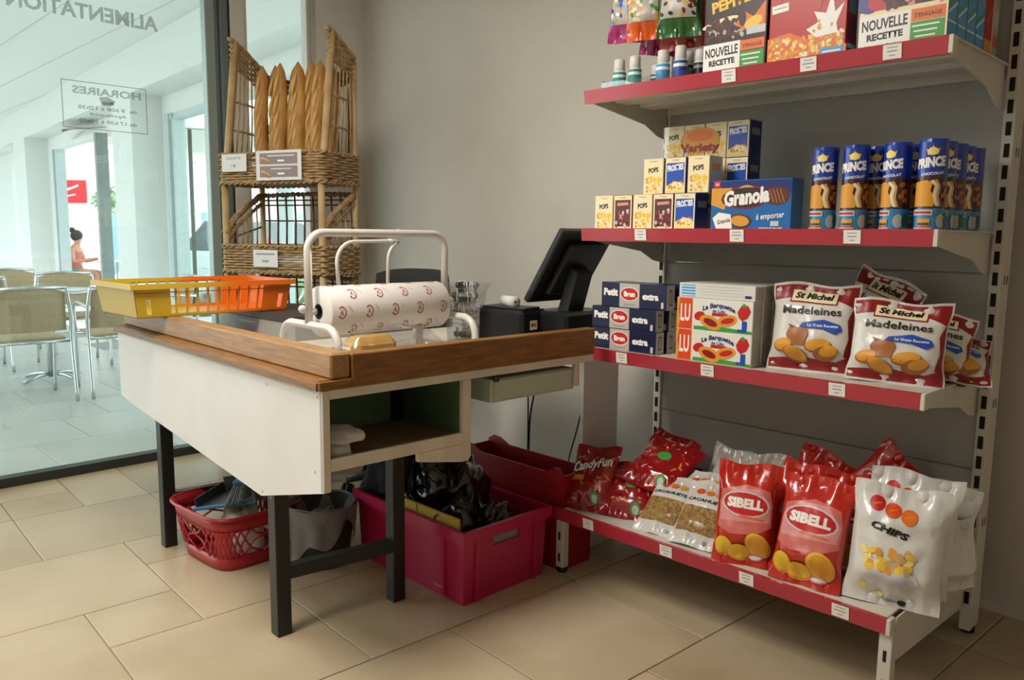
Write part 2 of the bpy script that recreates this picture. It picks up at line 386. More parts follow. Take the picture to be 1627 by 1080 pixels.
struct('ground', MB().box(-70, 40, 3.35, 70, -.2, -.05).box(-70, -24, -40, 3.35, -.2, -.05).box(-24, 40, -40, -6, -.2, -.05), mat('pale_paving', '#e4e2dc', .9))
# ================================================================== SHELF UNIT
m_shelf = mat('shelf_cream', '#d3cdc1', .45, var=('#c8c1b4', 6.0))
m_panel = mat('shelf_back_panel', '#a9a7a2', .55)
m_strip = mat('price_strip_red', '#ad2f3d', .25, coat=.3)
m_slot = mat('slot_dark', '#15130f', .9)
m_foot = mat('black_rubber', '#151414', .7)
def wpart(root): l = root.location; return (-l.x, -l.y, -l.z)
SU = thing('shelf_unit', 'tall cream steel shop shelving unit with red price strips against the wall', 'shelf', (-1.285, 2.4, 0))
off = wpart(SU)
def upright(x0, x1):
    b = MB().box(x0, x1, 2.62, 2.70, .015, 2.45, b=.002)
    for k in range(38):
        z = .10 + k * .0605; xc = (x0 + x1) / 2; b.box(xc - .007, xc + .007, 2.6185, 2.621, z, z + .038, 1)
    for k in range(6):
        for d in (-.012, .012): b.box(x1 - .001, x1 + .0012, 2.665 + d - .002, 2.665 + d + .002, .34 + k * .365, .365 + k * .365, 1)
    o = b.build('upright', [m_shelf, m_slot], SU, off)
    MB().lathe([(.001, 0), (.02, 0), (.02, .018), (.008, .02), (.008, .03)], 10, 0, ((x0 + x1) / 2, 2.66, 0)).build('foot', m_foot, o)
upright(-1.868, -1.836); upright(-.706, -.674)
for z0, z1 in ((.06, .512), (.514, 1.100), (1.102, 1.688), (1.690, 2.30)):
    MB().box(-1.836, -.706, 2.635, 2.648, z0, z1, b=.003).build('back_panel', m_panel, SU, off)
def tag_print(mat_lines='ink_grey', seed=0):
    r = random.Random(seed); p = Print(); p.rect(0, 0, .046, .036, 'ink_tag')
    p.rect(0, .010, .026, .0022, 'ink_grey'); p.rect(0, .001, .034 - .01 * r.random(), .003, 'ink_grey'); p.rect(0, -.009, .014, .0025, 'ink_grey'); return p
def shelf(zt, yf, labels, bracket=True):
    b = MB(); x0, x1 = -1.834, -.716
    b.box(x0, x1, yf + .012, 2.618, zt - .008, zt - .001, b=.001)
    b.box(x0, x1, yf + .012, yf + .022, zt - .042, zt - .008); b.box(x0, x1, 2.606, 2.618, zt - .035, zt - .008)
    for y in (.36, .68): yy = yf + (2.62 - yf) * y; b.prism([(yy - .05, zt - .008), (yy - .035, zt - .026), (yy + .035, zt - .026), (yy + .05, zt - .008)], 0, x0, x1)
    s = b.build('shelf', m_shelf, SU, off)
    p = MB(); xa, xb = -1.866, -.712
    p.prism([(yf + .012, zt + .002), (yf - .001, zt + .002), (yf + .004, zt - .042), (yf + .012, zt - .042)], 0, xa, xb)
    p.build('price_strip', m_strip, s)
    MB().box(xb, xb + .012, yf - .001, yf + .03, zt - .042, zt + .002, b=.002).build('end_cap', m_shelf, s)
    for i, x in enumerate(labels):
        tag_print(seed=i).build('price_label', lambda u, w, x=x: ((x + u, yf - .0016 + (.02 - w) * .11 - .001, zt - .019 + w), (0, -1, 0)), s)
    if bracket:
        for xb0 in (-1.850, -.715):
            MB().prism([(yf + .02, zt - .001), (2.619, zt - .001), (2.619, zt - .125), (2.56, zt - .115), (2.48, zt - .08), (yf + .02, zt - .038)], 0, xb0, xb0 + .0035).box(xb0 - .004, xb0 + .012, yf + .02, 2.62, zt - .004, zt + .001).build('bracket', m_shelf, s)
    return s
shelf(1.687, 2.155, (-1.308, -1.064, -.843)); shelf(1.222, 2.155, (-1.609, -1.257, -.914)); shelf(.806, 2.155, (-1.672, -1.337, -.928))
bs = shelf(.240, 2.035, (-1.701, -1.383, -1.104, -.829), False)
for xs in (-1.862, -.704):
    MB().prism([(2.075, .235), (2.62, .235), (2.62, .085), (2.09, .115), (2.075, .13)], 0, xs, xs + .004).build('base_side', m_shelf, SU, off)
    b = MB().box(xs - .028 if xs > -1 else xs, xs + .006 if xs > -1 else xs + .034, 2.05, 2.082, .018, .20, b=.002)
    xc = xs - .011 if xs > -1 else xs + .017
    for z in (.04, .12): b.box(xc - .004, xc + .004, 2.0485, 2.051, z, z + .03, 1)
    o = b.build('base_leg', [m_shelf, m_slot], SU, off)
    MB().lathe([(.001, 0), (.019, 0), (.019, .012), (.008, .014), (.008, .02)], 10, 0, (xc, 2.066, 0)).build('foot', m_foot, o)
# ================================================================== GOODS ON THE SHELVES
S4, S3, S2, S1 = 1.686, 1.2212, .8052, .2394
def sstep(x): x = max(0., min(1., x)); return x * x * (3 - 2 * x)
def bag_fn(w, h, t, seed, seal=.016, wr=.004, belly=.35):
    r = random.Random(seed); p1, p2, p3 = [r.uniform(0, 6.3) for _ in range(3)]; ov = Vector((seed * 3.1, seed * 1.7, 0))
    def F(x, z, side=-1):
        u = max(-1, min(1, 2 * x / w)); v = max(0, min(1, z / h)); e = min(v, 1 - v) * h
        ramp = sstep((e - seal) / (.24 * h)); prof = max(0., 1 - abs(u) ** 2.4) ** .6
        Tk = t / 2 * prof * ramp * (1 + belly * (.45 - v) * 2)
        near = math.exp(-((e - seal) / (.13 * h)) ** 2) if e > seal else .3
        wv = wr * near * prof * (sin(u * 9 + p1) + .6 * sin(u * 17 + p2)) + wr * 1.1 * prof * noise.noise(Vector((x * 26, z * 26, side)) + ov) * (.35 + .65 * ramp)
        com = .004 * sin(u * 5 + p3) * (1 - ramp)
        side_pinch = .035 * w * ramp * (1 if u > 0 else -1) * abs(u) ** 3
        y = side * (Tk + wv * .9 + .0006) + com
        return Vector((x - side_pinch, y, z - .012 * h / .3 * (1 - u * u) * ramp * 0 - .006 * v ** 6 * sin(u * 4 + p1)))
    return F
def bag(name, label, w, h, t, m, pr, loc, yaw=0, tilt=0, roll=0, group=None, seed=1, wr=.004, cat='bag', nu=26, nv=34, lower=None, belly=.35):
    """a sealed film bag standing on its bottom seam: front looks to -Y before yaw; tilt leans it back"""
    F = bag_fn(w, h, t, seed, wr=wr, belly=belly); b = MB()
    ms = [m] if not isinstance(m, (list, tuple)) else list(m)
    b.grid(lambda a, c: F((a - .5) * w, c * h, -1), nu, nv, 0); b.grid(lambda a, c: F((a - .5) * w, c * h, 1), nu, nv, 0, flip=True)
    o = tag(b.build(name, ms, None, loc, (-radians(tilt), radians(roll), radians(yaw))), label, cat, group)
    if pr:
        def S(x, z):
            q = F(x, z); n = (F(x + .002, z) - F(x - .002, z)).cross(F(x, z + .002) - F(x, z - .002)); n = n.normalized() if n.length > 1e-12 else Vector((0, -1, 0))
            if n.y > 0: n = -n
            return q, n
        pr.build('print', S, o, step=.008, e0=.0007, de=.0003)
    return o
def carton(name, label, w, h, d, m, pf=None, ps=None, loc=(0, 0, 0), yaw=0, group=None, cat='box', bev=.0015, pt=None):
    o = tag(MB().box(-w / 2, w / 2, 0, d, 0, h, b=bev).build(name, m, None, loc, (0, 0, radians(yaw))), label, cat, group)
    if pf: pf.build('front_print', front(0), o)
    if ps: ps.build('side_print', lambda y, z: ((w / 2, y, z), (1, 0, 0)), o)
    if pt: pt.build('top_print', top_face(h), o)
    return o
def dup(o, loc, yaw=None, label=None, rot=None):
    c = copy_tree(o); c.location = loc
    if yaw is not None: c.rotation_euler = (0, 0, radians(yaw))
    if rot is not None: c.rotation_euler = rot
    if label: c['label'] = label
    return c
# ------------------------------------------------ top shelf: cereal cartons
m_choc = mat('carton_choc', '#33191b', .4); m_cred = mat('carton_red', '#b81f14', .35); m_cgrey = mat('carton_greywhite', '#e2ddd0', .45); m_cblue = mat('carton_blue', '#4f93b8', .4)
def panel_recette(p, w, tagline=True):
    p.rect(-w * .20, .045, w * .60, .09, 'ink_white'); p.text('NOUVELLE', -w * .20, .066, w * .53, 'ink_black', h=.028, bold=.03, rot=.03); p.text('RECETTE', -w * .19, .035, w * .42, 'ink_black', h=.018, bold=.05, rot=.03)
    p.rect(w * .29, .073, w * .37, .03, 'ink_orange'); p.text("S'ENGAGE", w * .29, .072, w * .30, 'ink_brown', h=.011, bold=.03)
    p.rect(w * .29, .030, w * .37, .052, 'ink_green')
    for k in range(3): p.rect(w * .27, .046 - k * .013, w * (.30 - .04 * k), .004, 'ink_white')
pA = Print(); rA = random.Random(3); wA = .208
for k in range(60): pA.ell(rA.uniform(-.095, .05), .105 + rA.random() ** 1.5 * .04, .008, .006, rA.choice(['ink_brown', 'ink_choc', 'ink_silver', 'ink_brown']), rA.random() * 3, 8)
pA.ell(-.05, .150, .062, .011, 'ink_cream', .15)
for k in range(22): pA.ell(rA.uniform(-.095, .0), .138 + rA.random() * .02, .009, .007, rA.choice(['ink_choc', 'ink_brown']), rA.random() * 3, 8)
pA.poly([(.0, .135), (.03, .17), (.06, .15), (.098, .19), (.098, .12), (.05, .11)], 'ink_orange'); pA.ell(.06, .135, .03, .016, 'ink_yellow', .3); pA.ell(.025, .15, .012, .022, 'ink_choc')
pA.rect(.07, .113, .06, .022, 'ink_lgrey'); pA.text('PEPITES', -.005, .205, .15, 'ink_yellow', h=.034, bold=.05, rot=.14)
panel_recette(pA, wA)
carton('cereal_box', 'dark brown cereal box lettered PEPITES with chocolate cereal pictured', wA, .30, .07, m_choc, pA, None, (-1.322, 2.2, S4), cat='cereal box', group='cereal boxes on the top shelf')
pB = Print(); rB = random.Random(8)
pB.poly([(-.115, .0), (.115, 0), (.115, .03), (.06, .075), (0, .06), (-.05, .085), (-.115, .075)], 'ink_orange')
for k in range(150): pB.ell(rB.uniform(-.108, .108), rB.random() * .07, .009, .005, rB.choice(['ink_gold', 'ink_yellow', 'ink_tan', 'ink_cream', 'ink_orange']), rB.random() * 3, 7)
pB.poly([(.0, .085), (.03, .06), (.09, .065), (.085, .09), (.105, .14), (.08, .12), (.07, .175), (.055, .12), (.02, .13), (.035, .1)], 'ink_white')
for k in range(6): pB.ell(.05 + rB.uniform(-.03, .03), .085 + rB.uniform(-.01, .02), .006, .004, 'ink_gold', rB.random() * 3, 7)
pB.rect(-.08, .155, .05, .022, 'ink_white', .08); pB.rect(-.08, .156, .04, .003, 'ink_grey', .08); pB.rect(.075, .018, .065, .02, 'ink_lblue'); pB.rect(.075, .018, .05, .004, 'ink_white')
for k in range(9): pB.rect(rB.uniform(-.1, .1), rB.uniform(.12, .28), .022, .003, 'ink_rose', .9)
psB = Print(); psB.rect(.035, .07, .05, .05, 'ink_dred'); psB.rect(.035, .14, .045, .05, 'ink_grey'); psB.rect(.035, .03, .05, .012, 'ink_lgrey')
m_cdark = mat('carton_dark', '#5b4f57', .5)
carton('cereal_box', 'red cereal box with golden puffs and a milk splash pictured', .224, .30, .07, m_cred, pB, psB, (-1.098, 2.2, S4), cat='cereal box', group='cereal boxes on the top shelf')
pC = Print(); rC = random.Random(4); wC = .217
pC.rect(0, .15, wC, .30, 'ink_cream'); pC.rect(0, .20, wC, .20, 'ink_choc'); pC.ell(-.085, .125, .03, .03, 'ink_purple'); pC.ell(-.06, .12, .03, .02, 'ink_red')
for k in range(40): pC.ell(rC.uniform(-.05, .1), .10 + rC.random() * .06, .009, .007, rC.choice(['ink_brown', 'ink_choc', 'ink_pink', 'ink_brown']), rC.random() * 3, 8)
panel_recette(pC, wC); pC.text('Mmm... Délicieux!', -.03, .009, .12, 'ink_green', h=.012, bold=.01)
psC = Print(); psC.rect(.035, .15, .066, .29, 'ink_lblue'); psC.rect(.035, .23, .04, .12, 'ink_yellow'); psC.rect(.035, .10, .07, .008, 'ink_green', .5); psC.rect(.035, .085, .07, .005, 'ink_white', .5); psC.rect(.035, .05, .06, .004, 'ink_white'); psC.rect(.05, .15, .012, .04, 'ink_orange'); psC.rect(.0685, .15, .002, .29, 'ink_navy')
cC = carton('cereal_box', 'blue-sided cereal box lettered NOUVELLE RECETTE, foremost of its row', wC, .30, .069, m_cblue, pC, psC, (-.842, 2.2, S4), cat='cereal box', group='cereal boxes on the top shelf')
for k, lb in ((1, 'second blue-sided cereal box in the row behind the NOUVELLE RECETTE front'), (2, 'third blue-sided cereal box in the row behind the NOUVELLE RECETTE front'), (3, 'rearmost blue-sided cereal box, touching the red cereal box behind it')):
    dup(cC, (-.842, 2.2 + .071 * k, S4), label=lb)
psR = Print(); psR.rect(.035, .04, .06, .03, 'ink_gold'); psR.rect(.035, .012, .05, .014, 'ink_lblue'); psR.rect(.04, .12, .06, .008, 'ink_rose', .9); psR.rect(.03, .18, .06, .008, 'ink_rose', .9)
carton('cereal_box', 'red cereal box at the back of the blue-sided row beside the upright', .215, .29, .068, m_cred, None, psR, (-.842, 2.487, S4), cat='cereal box', group='cereal boxes on the top shelf')
psR2 = Print(); psR2.rect(.028, .15, .05, .28, 'ink_silver'); psR2.rect(.028, .06, .05, .03, 'ink_rose'); psR2.rect(.028, .12, .03, .05, 'ink_lgrey')
carton('cereal_box', 'greyish cereal box squeezed last in the row against the back panel', .215, .30, .056, m_cgrey, None, psR2, (-.842, 2.557, S4), cat='cereal box', group='cereal boxes on the top shelf')
# ------------------------------------------------ top shelf: little bottles in a clear tray, hanging sweets
m_cap = mat('cap_white', '#dad6cf', .5); m_bot = mat('bottle_clear', '#cfd6d2', .25); 
tr = tag(MB().box(-1.80, -1.445, 2.165, 2.30, S4, S4 + .003).box(-1.80, -1.445, 2.165, 2.167, S4, S4 + .022).box(-1.80, -1.798, 2.165, 2.30, S4, S4 + .03).build('plastic_tray', glass_mat('clear_plastic', (.93, .94, .94), .12)), 'shallow clear plastic tray under the little bottles on the top shelf', 'tray')
def bottle(x, y, h, lab, label):
    o = thing('bottle', label, 'bottle', (x, y, S4 + .0035), group='little white-capped bottles on the top shelf')
    MB().lathe([(.001, 0), (.020, 0), (.0215, .004), (.0215, h * .56), (.016, h * .64), (.014, h * .66)], 18).build('body', m_bot, o)
    MB().lathe([(.0222, h * .06), (.0222, h * .54)], 18).build('label_band', MATS[lab], o)
    MB().lathe([(.0225, h * .36), (.0225, h * .46)], 18).build('label_stripe', MATS['ink_white' if lab != 'ink_black' else 'ink_grey'], o)
    MB().lathe([(.0175, h * .62), (.0185, h * .64), (.0175, h * .98), (.015, h), (.0005, h)], 18).build('cap', m_cap, o)
for a in ((-1.755, 2.205, .094, 'ink_teal', 'green-labelled bottle with white cap at the free end of the clear tray'), (-1.690, 2.205, .096, 'ink_teal', 'green-labelled bottle with white cap beside the blue-labelled ones'), (-1.643, 2.262, .070, 'ink_navy', 'short dark-labelled bottle between the green and blue bottles'),
          (-1.578, 2.205, .098, 'ink_lblue', 'pale blue-labelled bottle with white cap beside the sweets stand pole'), (-1.512, 2.205, .102, 'ink_blue', 'deep blue-labelled bottle with a tall white cap'), (-1.468, 2.25, .092, 'ink_black', 'black-labelled bottle with white cap next to the brown cereal box'), (-1.525, 2.265, .095, 'ink_black', 'black-labelled bottle behind the deep blue bottle')): bottle(*a)
m_wire = mat('wire_chrome', '#a8a8a6', .3, metal=.9)
st = thing('sweets_stand', 'slim wire stand on the top shelf carrying hanging bags of sweets', 'stand', (-1.62, 2.36, S4))
MB().lathe([(.001, 0), (.05, 0), (.05, .006), (.001, .007)], 20).build('base', m_wire, st)
MB().tube([(0, 0, 0), (0, 0, .47)], .005).build('pole', m_wire, st)
for sx in (-.15, -.06, .03, .12): MB().tube([(0, 0, .46), (sx * .6, -.05, .465), (sx, -.10, .46), (sx, -.125, .468)], .0025, 5).build('hook_arm', m_wire, st)
def film(name, c, r=.22, b=(28, .35)): return mat(name, c, r, coat=.6, bump=b)
m_fpink = film('film_magenta', '#a8266f'); m_forange = film('film_orange', '#dd5a10'); m_fgreen = film('film_green', '#1d5a22'); m_fred = film('film_redorange', '#b02c10')
def sweet_print(w, h, cols, seed, head):
    r = random.Random(seed); p = Print(); p.rect(0, h * .78, w * .7, h * .16, head); p.rect(0, h * .42, w * .8, h * .42, 'ink_silver')
    for k in range(38): p.ell(r.uniform(-w * .38, w * .38), h * .42 + r.uniform(-h * .19, h * .19), .009, .006, r.choice(cols), r.random() * 3, 7)
    return p
HG = 'sweet bags hanging over the little bottles'
bag('sweets_bag', 'magenta hanging sweet bag with mixed pale sweets, outermost on the wire stand', .13, .27, .05, m_fpink, sweet_print(.13, .27, ['ink_lblue', 'ink_white', 'ink_gold', 'ink_purple'], 1, 'ink_purple'), (-1.765, 2.245, 1.846), 14, 0, 3, HG, 21)
bag('sweets_bag', 'bright orange hanging sweet bag with golden sweets in its window', .13, .27, .05, m_forange, sweet_print(.13, .27, ['ink_gold', 'ink_cream', 'ink_white', 'ink_green'], 2, 'ink_yellow'), (-1.672, 2.23, 1.838), 20, 0, -2, HG, 22)
bag('sweets_bag', 'green hanging sweet bag with dark sweets in its window', .15, .27, .05, m_fgreen, sweet_print(.15, .27, ['ink_choc', 'ink_brown', 'ink_tan', 'ink_brown'], 3, 'ink_green'), (-1.545, 2.235, 1.828), 16, 0, 2, HG, 23)
bag('sweets_bag', 'plain magenta hanging sweet bag with a low pointed corner behind the orange one', .13, .29, .045, m_fpink, None, (-1.675, 2.30, 1.80), 18, 0, 8, HG, 24)
bag('sweets_bag', 'red-orange hanging sweet bag behind the green one', .17, .29, .05, m_fred, None, (-1.565, 2.30, 1.805), 14, 0, -4, HG, 25)
# ------------------------------------------------ second shelf down: mini cereal boxes, biscuits
m_cream = mat('carton_cream', '#e3cf8e', .4); m_mblue = mat('carton_midblue', '#35408c', .4); m_mbrown = mat('carton_maroon', '#6b3a3f', .4); m_mside = mat('carton_shadow', '#4a4a58', .5)
def mini_print(kind, seed):
    r = random.Random(seed); p = Print(); w, h = .078, .114
    p.rect(0, h / 2, w - .002, h - .002, 'ink_cream'); p.text("Kellogg's", 0, h * .925, w * .36, 'ink_red', h=.005, bold=.02)
    if kind == 'pops':
        p.text('POPS', 0, h * .68, w * .5, 'ink_black', h=.017, bold=.05, rot=.1)
        for k in range(34): p.ell(r.uniform(-w * .38, w * .38), h * .06 + r.random() ** 1.4 * h * .42, .006, .005, r.choice(['ink_yellow', 'ink_gold', 'ink_lyellow', 'ink_yellow']), r.random() * 3, 7)
    elif kind == 'frost':
        p.rect(0, h * .53, w * .86, h * .64, 'ink_blue'); p.text('FROSTIES', 0, h * .72, w * .78, 'ink_white', h=.02, bold=.05, rot=.08); p.poly([(-w * .4, h * .03), (w * .4, h * .03), (w * .4, h * .28), (0, h * .34), (-w * .4, h * .22)], 'ink_lyellow')
        for k in range(14): p.ell(r.uniform(-w * .3, w * .3), h * .12 + r.random() * h * .2, .006, .004, r.choice(['ink_orange', 'ink_gold', 'ink_white']), r.random() * 3, 7)
    else:
        p.rect(0, h * .47, w * .84, h * .78, 'ink_brown'); p.rect(0, h * .74, w * .6, .010, 'ink_pink', .05)
        for k in range(30): p.ell(r.uniform(-w * .36, w * .36), h * .08 + r.random() * h * .48, .006, .005, r.choice(['ink_dred', 'ink_lgrey', 'ink_choc', 'ink_pink']), r.random() * 3, 7)
    return p
MG = 'mini cereal boxes stacked in steps'
proto = {}
def mini(kind, x, y, z, label):
    if kind not in proto:
        proto[kind] = carton('mini_cereal_box', label, .079, .1145, .076, {'pops': m_cream, 'frost': m_mblue, 'choc': m_mbrown}[kind], mini_print(kind, len(proto)), None, (x, y, z), 0, MG, 'cereal box')
        sp = Print(); sp.rect(.038, .057, .07, .108, 'ink_lgrey' if kind == 'pops' else 'ink_navy'); sp.rect(.038, .08, .05, .02, 'ink_gold' if kind == 'pops' else 'ink_grey'); sp.build('side_print', lambda a, c: ((.0395, a, c), (1, 0, 0)), proto[kind])
    else: dup(proto[kind], (x, y, z), label=label)
for k, kd, pl in ((0, 'pops', 'pale yellow POPS mini cereal box at the free end of the bottom row'), (1, 'choc', 'maroon mini cereal box in the bottom row between two yellow ones'), (2, 'pops', 'yellow POPS mini cereal box in the middle of the bottom row'), (3, 'choc', 'maroon mini cereal box in the bottom row beside the blue one'), (4, 'frost', 'blue FROSTIES mini cereal box at the bottom row end by the biscuits')):
    mini(kd, -1.803 + .0825 * k, 2.2, S3, pl)
for k, kd, pl in ((0, 'pops', 'yellow POPS mini cereal box at the free end of the second step'), (1, 'frost', 'blue FROSTIES mini cereal box in the middle of the second step'), (2, 'pops', 'yellow POPS mini cereal box at the inner end of the second step')):
    mini(kd, -1.607 + .086 * k, 2.212, S3 + .115, pl)
v0 = None
for lv in (0, 1, 2):
    for k, kd in enumerate(('pops', 'frost', 'pops', 'frost')):
        lb = '%s mini cereal box, %s layer of the back stack, %s' % ({'pops': 'yellow', 'frost': 'blue'}[kd], ('bottom', 'middle', 'top')[lv], ('at the free end', 'second from the free end', 'second from the biscuit rolls', 'nearest the biscuit rolls')[k])
        mini(kd, -1.612 + .0805 * k, 2.33, S3 + .115 * lv, lb)
pv = Print(); pv.ell(-.02, .062, .075, .042, 'ink_gold'); pv.text('Variety', -.02, .035, .15, 'ink_dred', h=.036, bold=.05, rot=.0); pv.ell(-.02, .076, .05, .018, 'ink_orange')
vp = thing('variety_film', 'printed clear film lettered Variety around the top layer of mini cereal boxes', 'wrapper', (-1.49, 2.328, S3 + .23))
pv.build('print', front(0), vp, e0=.0002)
MB().box(-.163, .163, -.0012, -.0006, .0, .1135).build('film_sheet', glass_mat('clear_film', (.93, .93, .93), .06), vp)
m_gran = mat('carton_granola', '#1666ad', .3, coat=.3)
pg = Print(); pg.rect(0, .125, .262, .04, 'ink_navy'); pg.poly([(-.131, .125), (-.06, .125), (-.085, .06), (-.131, .075)], 'ink_gold'); pg.rect(-.112, .137, .022, .02, 'ink_red'); pg.text('LU', -.112, .137, .012, 'ink_white', bold=.04)
pg.ell(.085, .098, .042, .027, 'ink_brown')
for k in range(4): pg.rect(.07 + k * .011, .098, .004, .042, 'ink_lbrown', .35)
pg.ell(-.015, .095, .082, .034, 'ink_dred', .05); pg.ell(-.012, .112, .03, .02, 'ink_gold'); pg.ell(-.015, .095, .078, .030, 'ink_choc', .05); pg.text('Granola', -.012, .098, .150, 'ink_white', h=.048, bold=.05, rot=.09, shear=.15)
pg.ell(-.03, .026, .038, .021, 'ink_brown', -.1); pg.ell(-.03, .026, .031, .016, 'ink_gold', -.1); pg.poly([(-.11, .002), (-.055, .0015), (-.062, .046), (-.102, .052), (-.124, .035)], 'ink_white'); pg.text('Granola', -.085, .026, .045, 'ink_brown', h=.014, bold=.03, rot=.2)
pg.text('à emporter', .068, .038, .09, 'ink_white', h=.022, bold=.02, rot=.08, shear=.2); pg.rect(.083, .018, .026, .014, 'ink_lgrey'); pg.text('CHOCOLAT AU LAIT', .07, .005, .075, 'ink_white', h=.005, bold=.03)
carton('biscuit_box', 'wide blue biscuit carton lettered Granola beside the mini cereal boxes', .264, .148, .07, m_gran, pg, None, (-1.245, 2.2, S3), cat='biscuit box')
# round chocolate biscuit rolls
m_pblue = mat('wrap_blue', '#123a9c', .22, coat=.5, bump=(40, .15)); m_pbrown = mat('wrap_brown', '#4a2018', .25, coat=.5, bump=(40, .12)); m_plb = mat('wrap_lightblue', '#2f86b8', .25, coat=.4, bump=(40, .12))
RP = .0345
def roll_pack(label, loc, yaw):
    b = MB(); n = 28; H_ = .228
    def ring(z, r, wob=0): return [(r * (1 + wob * sin(7 * 2 * pi * k / n)) * cos(2 * pi * k / n), r * (1 + wob * sin(7 * 2 * pi * k / n)) * sin(2 * pi * k / n), z) for k in range(n)]
    prof = [(0, .001, 0, 2), (0, .031, 0, 2), (.003, RP, 0, 2), (.055, RP, 0, 2), (.0551, RP, 0, 1), (.135, RP, 0, 1), (.1351, RP, 0, 0), (.205, RP, 0, 0), (.220, RP * 1.0, .01, 0), (H_, RP * .97, .03, 0), (H_ - .004, RP * .8, .05, 0), (H_ - .007, .001, 0, 0)]
    rr = [ring(z, r, w) for z, r, w, _ in prof]; o = 0; vs = [p for q in rr for p in q]
    for i in range(len(prof) - 1): b.add(rr[i] + rr[i + 1], [(k, (k + 1) % n, n + (k + 1) % n, n + k) for k in range(n)], prof[i][3], True)
    b.box(-.002, .002, RP - .002, RP + .004, .004, .222, 0)
    o = tag(b.build('biscuit_roll', [m_pblue, m_pbrown, m_plb], None, loc, (0, 0, radians(yaw))), label, 'biscuits', 'upright blue biscuit rolls')
    p = Print(); p.text('PRINCE', -.004, .170, .074, 'ink_white', h=.026, bold=.06, rot=.10, shear=.1); p.poly([(-.012, .188), (.012, .190), (.016, .206), (.006, .198), (0, .212), (-.006, .198), (-.016, .204)], 'ink_yellow'); p.ell(0, .197, .012, .01, 'ink_lyellow')
    p.text('CHOCOLAT', .002, .142, .055, 'ink_white', h=.007, bold=.03, rot=.08); p.poly([(-.045, .06), (.008, .06), (.012, .075), (0, .10), (.004, .118), (-.01, .126), (-.045, .12)], 'ink_gold')
    p.poly([(.012, .062), (.022, .06), (.014, .085), (.018, .112), (.006, .126), (-.002, .124), (.009, .11), (.005, .09)], 'ink_cream')
    p.poly([(.022, .062), (.027, .06), (.020, .085), (.023, .112), (.014, .127), (.008, .127), (.018, .11), (.013, .09)], 'ink_tan')
    for x, z in ((.034, .118), (.040, .10), (.032, .088), (.042, .078)): p.ell(x, z, .008, .0065, 'ink_lbrown', .4)
    p.rect(-.018, .045, .052, .014, 'ink_lgrey'); p.rect(-.018, .045, .046, .006, 'ink_red'); p.rect(-.012, .02, .03, .018, 'ink_gold'); p.rect(-.012, .016, .028, .006, 'ink_brown'); p.ell(.028, .024, .012, .018, 'ink_silver'); p.ell(.046, .026, .01, .018, 'ink_dgreen'); p.rect(-.015, .005, .045, .006, 'ink_pink')
    p.build('print', lambda x, z: ((RP * sin(x / RP), -RP * cos(x / RP), z), (sin(x / RP), -cos(x / RP), 0)), o, step=.005, e0=.0004, de=.00012)
    return o
q = roll_pack('blue biscuit roll lettered PRINCE standing right beside the wide Granola carton', (-1.036, 2.238, S3), 8)
for x, y, a, lb in ((-.949, 2.236, 14, 'front blue biscuit roll lettered PRINCE, second along from the Granola carton'), (-.925, 2.31, 20, 'blue biscuit roll peeping out behind the second one along from the Granola carton'), (-.842, 2.242, -12, 'blue biscuit roll turned sideways so only the letters CE show'), (-.835, 2.32, 30, 'blue biscuit roll behind the sideways turned one'), (-.748, 2.222, 16, 'front blue biscuit roll at the shelf end by the bracket'),
                    (-.750, 2.295, 40, 'blue biscuit roll second in the row running back along the shelf end'), (-.748, 2.37, -4, 'blue biscuit roll third in the row running back along the shelf end'), (-.75, 2.442, 40, 'blue biscuit roll fourth in the row running back along the shelf end'), (-.748, 2.515, -4, 'blue biscuit roll rearmost in the row along the shelf end')):
    dup(q, (x, y, S3), a, lb)
# ------------------------------------------------ third shelf: biscuit cartons and madeleines
m_navy = mat('carton_navy', '#131d40', .35, coat=.3); m_boxside = mat('carton_endgrey', '#b8b0a6', .5)
def brun(label, loc, h, first=None):
    if first: return dup(first, loc, label=label)
    w, d = .275, .046; p = Print(); p.rect(.0 - .015, h / 2, .085, h - .002, 'ink_silver'); p.ell(-.015, h * .56, .040, .024, 'ink_white'); p.ell(-.015, h * .56, .037, .0215, 'ink_red'); p.text('Brun', -.015, h * .56, .048, 'ink_white', h=.019, bold=.06); p.rect(-.015, h * .13, .05, .003, 'ink_grey')
    p.text('Petit', -.095, h * .60, .062, 'ink_white', h=.026, bold=.06); p.text('extra', .073, h * .50, .066, 'ink_white', h=.022, bold=.06); p.rect(.122, h * .2, .010, .02, 'ink_lgrey')
    o = carton('biscuit_box', label, w, h, d, m_navy, p, None, loc, 0, 'navy biscuit cartons in two stacks', 'biscuit box')
    s = Print(); s.rect(d / 2, h / 2, d - .001, h - .001, 'ink_silver'); s.rect(d / 2, h / 2, d * .35, h * .62, 'ink_brown'); s.rect(d / 2, h / 2, d * .2, h * .5, 'ink_silver'); s.build('side_print', lambda y, z: ((w / 2, y, z), (1, 0, 0)), o); return o
XB = -1.700
f0 = brun('navy Petit Brun biscuit carton at the bottom of the front stack', (XB, 2.195, S2), .074)
brun('navy biscuit carton in the middle of the front stack', (XB - .004, 2.196, S2 + .0745), 0, f0)
b3 = brun('navy biscuit carton on top of the front stack', (XB + .03, 2.205, S2 + .149), .084)
brun('navy biscuit carton at the bottom of the rear stack', (XB + .006, 2.250, S2), 0, f0); brun('navy biscuit carton in the middle of the rear stack', (XB + .010, 2.252, S2 + .0745), 0, f0); brun('navy biscuit carton on top of the rear stack', (XB + .04, 2.262, S2 + .149), 0, b3)
m_lulu = mat('carton_lulu', '#e6e3d8', .4, coat=.2)
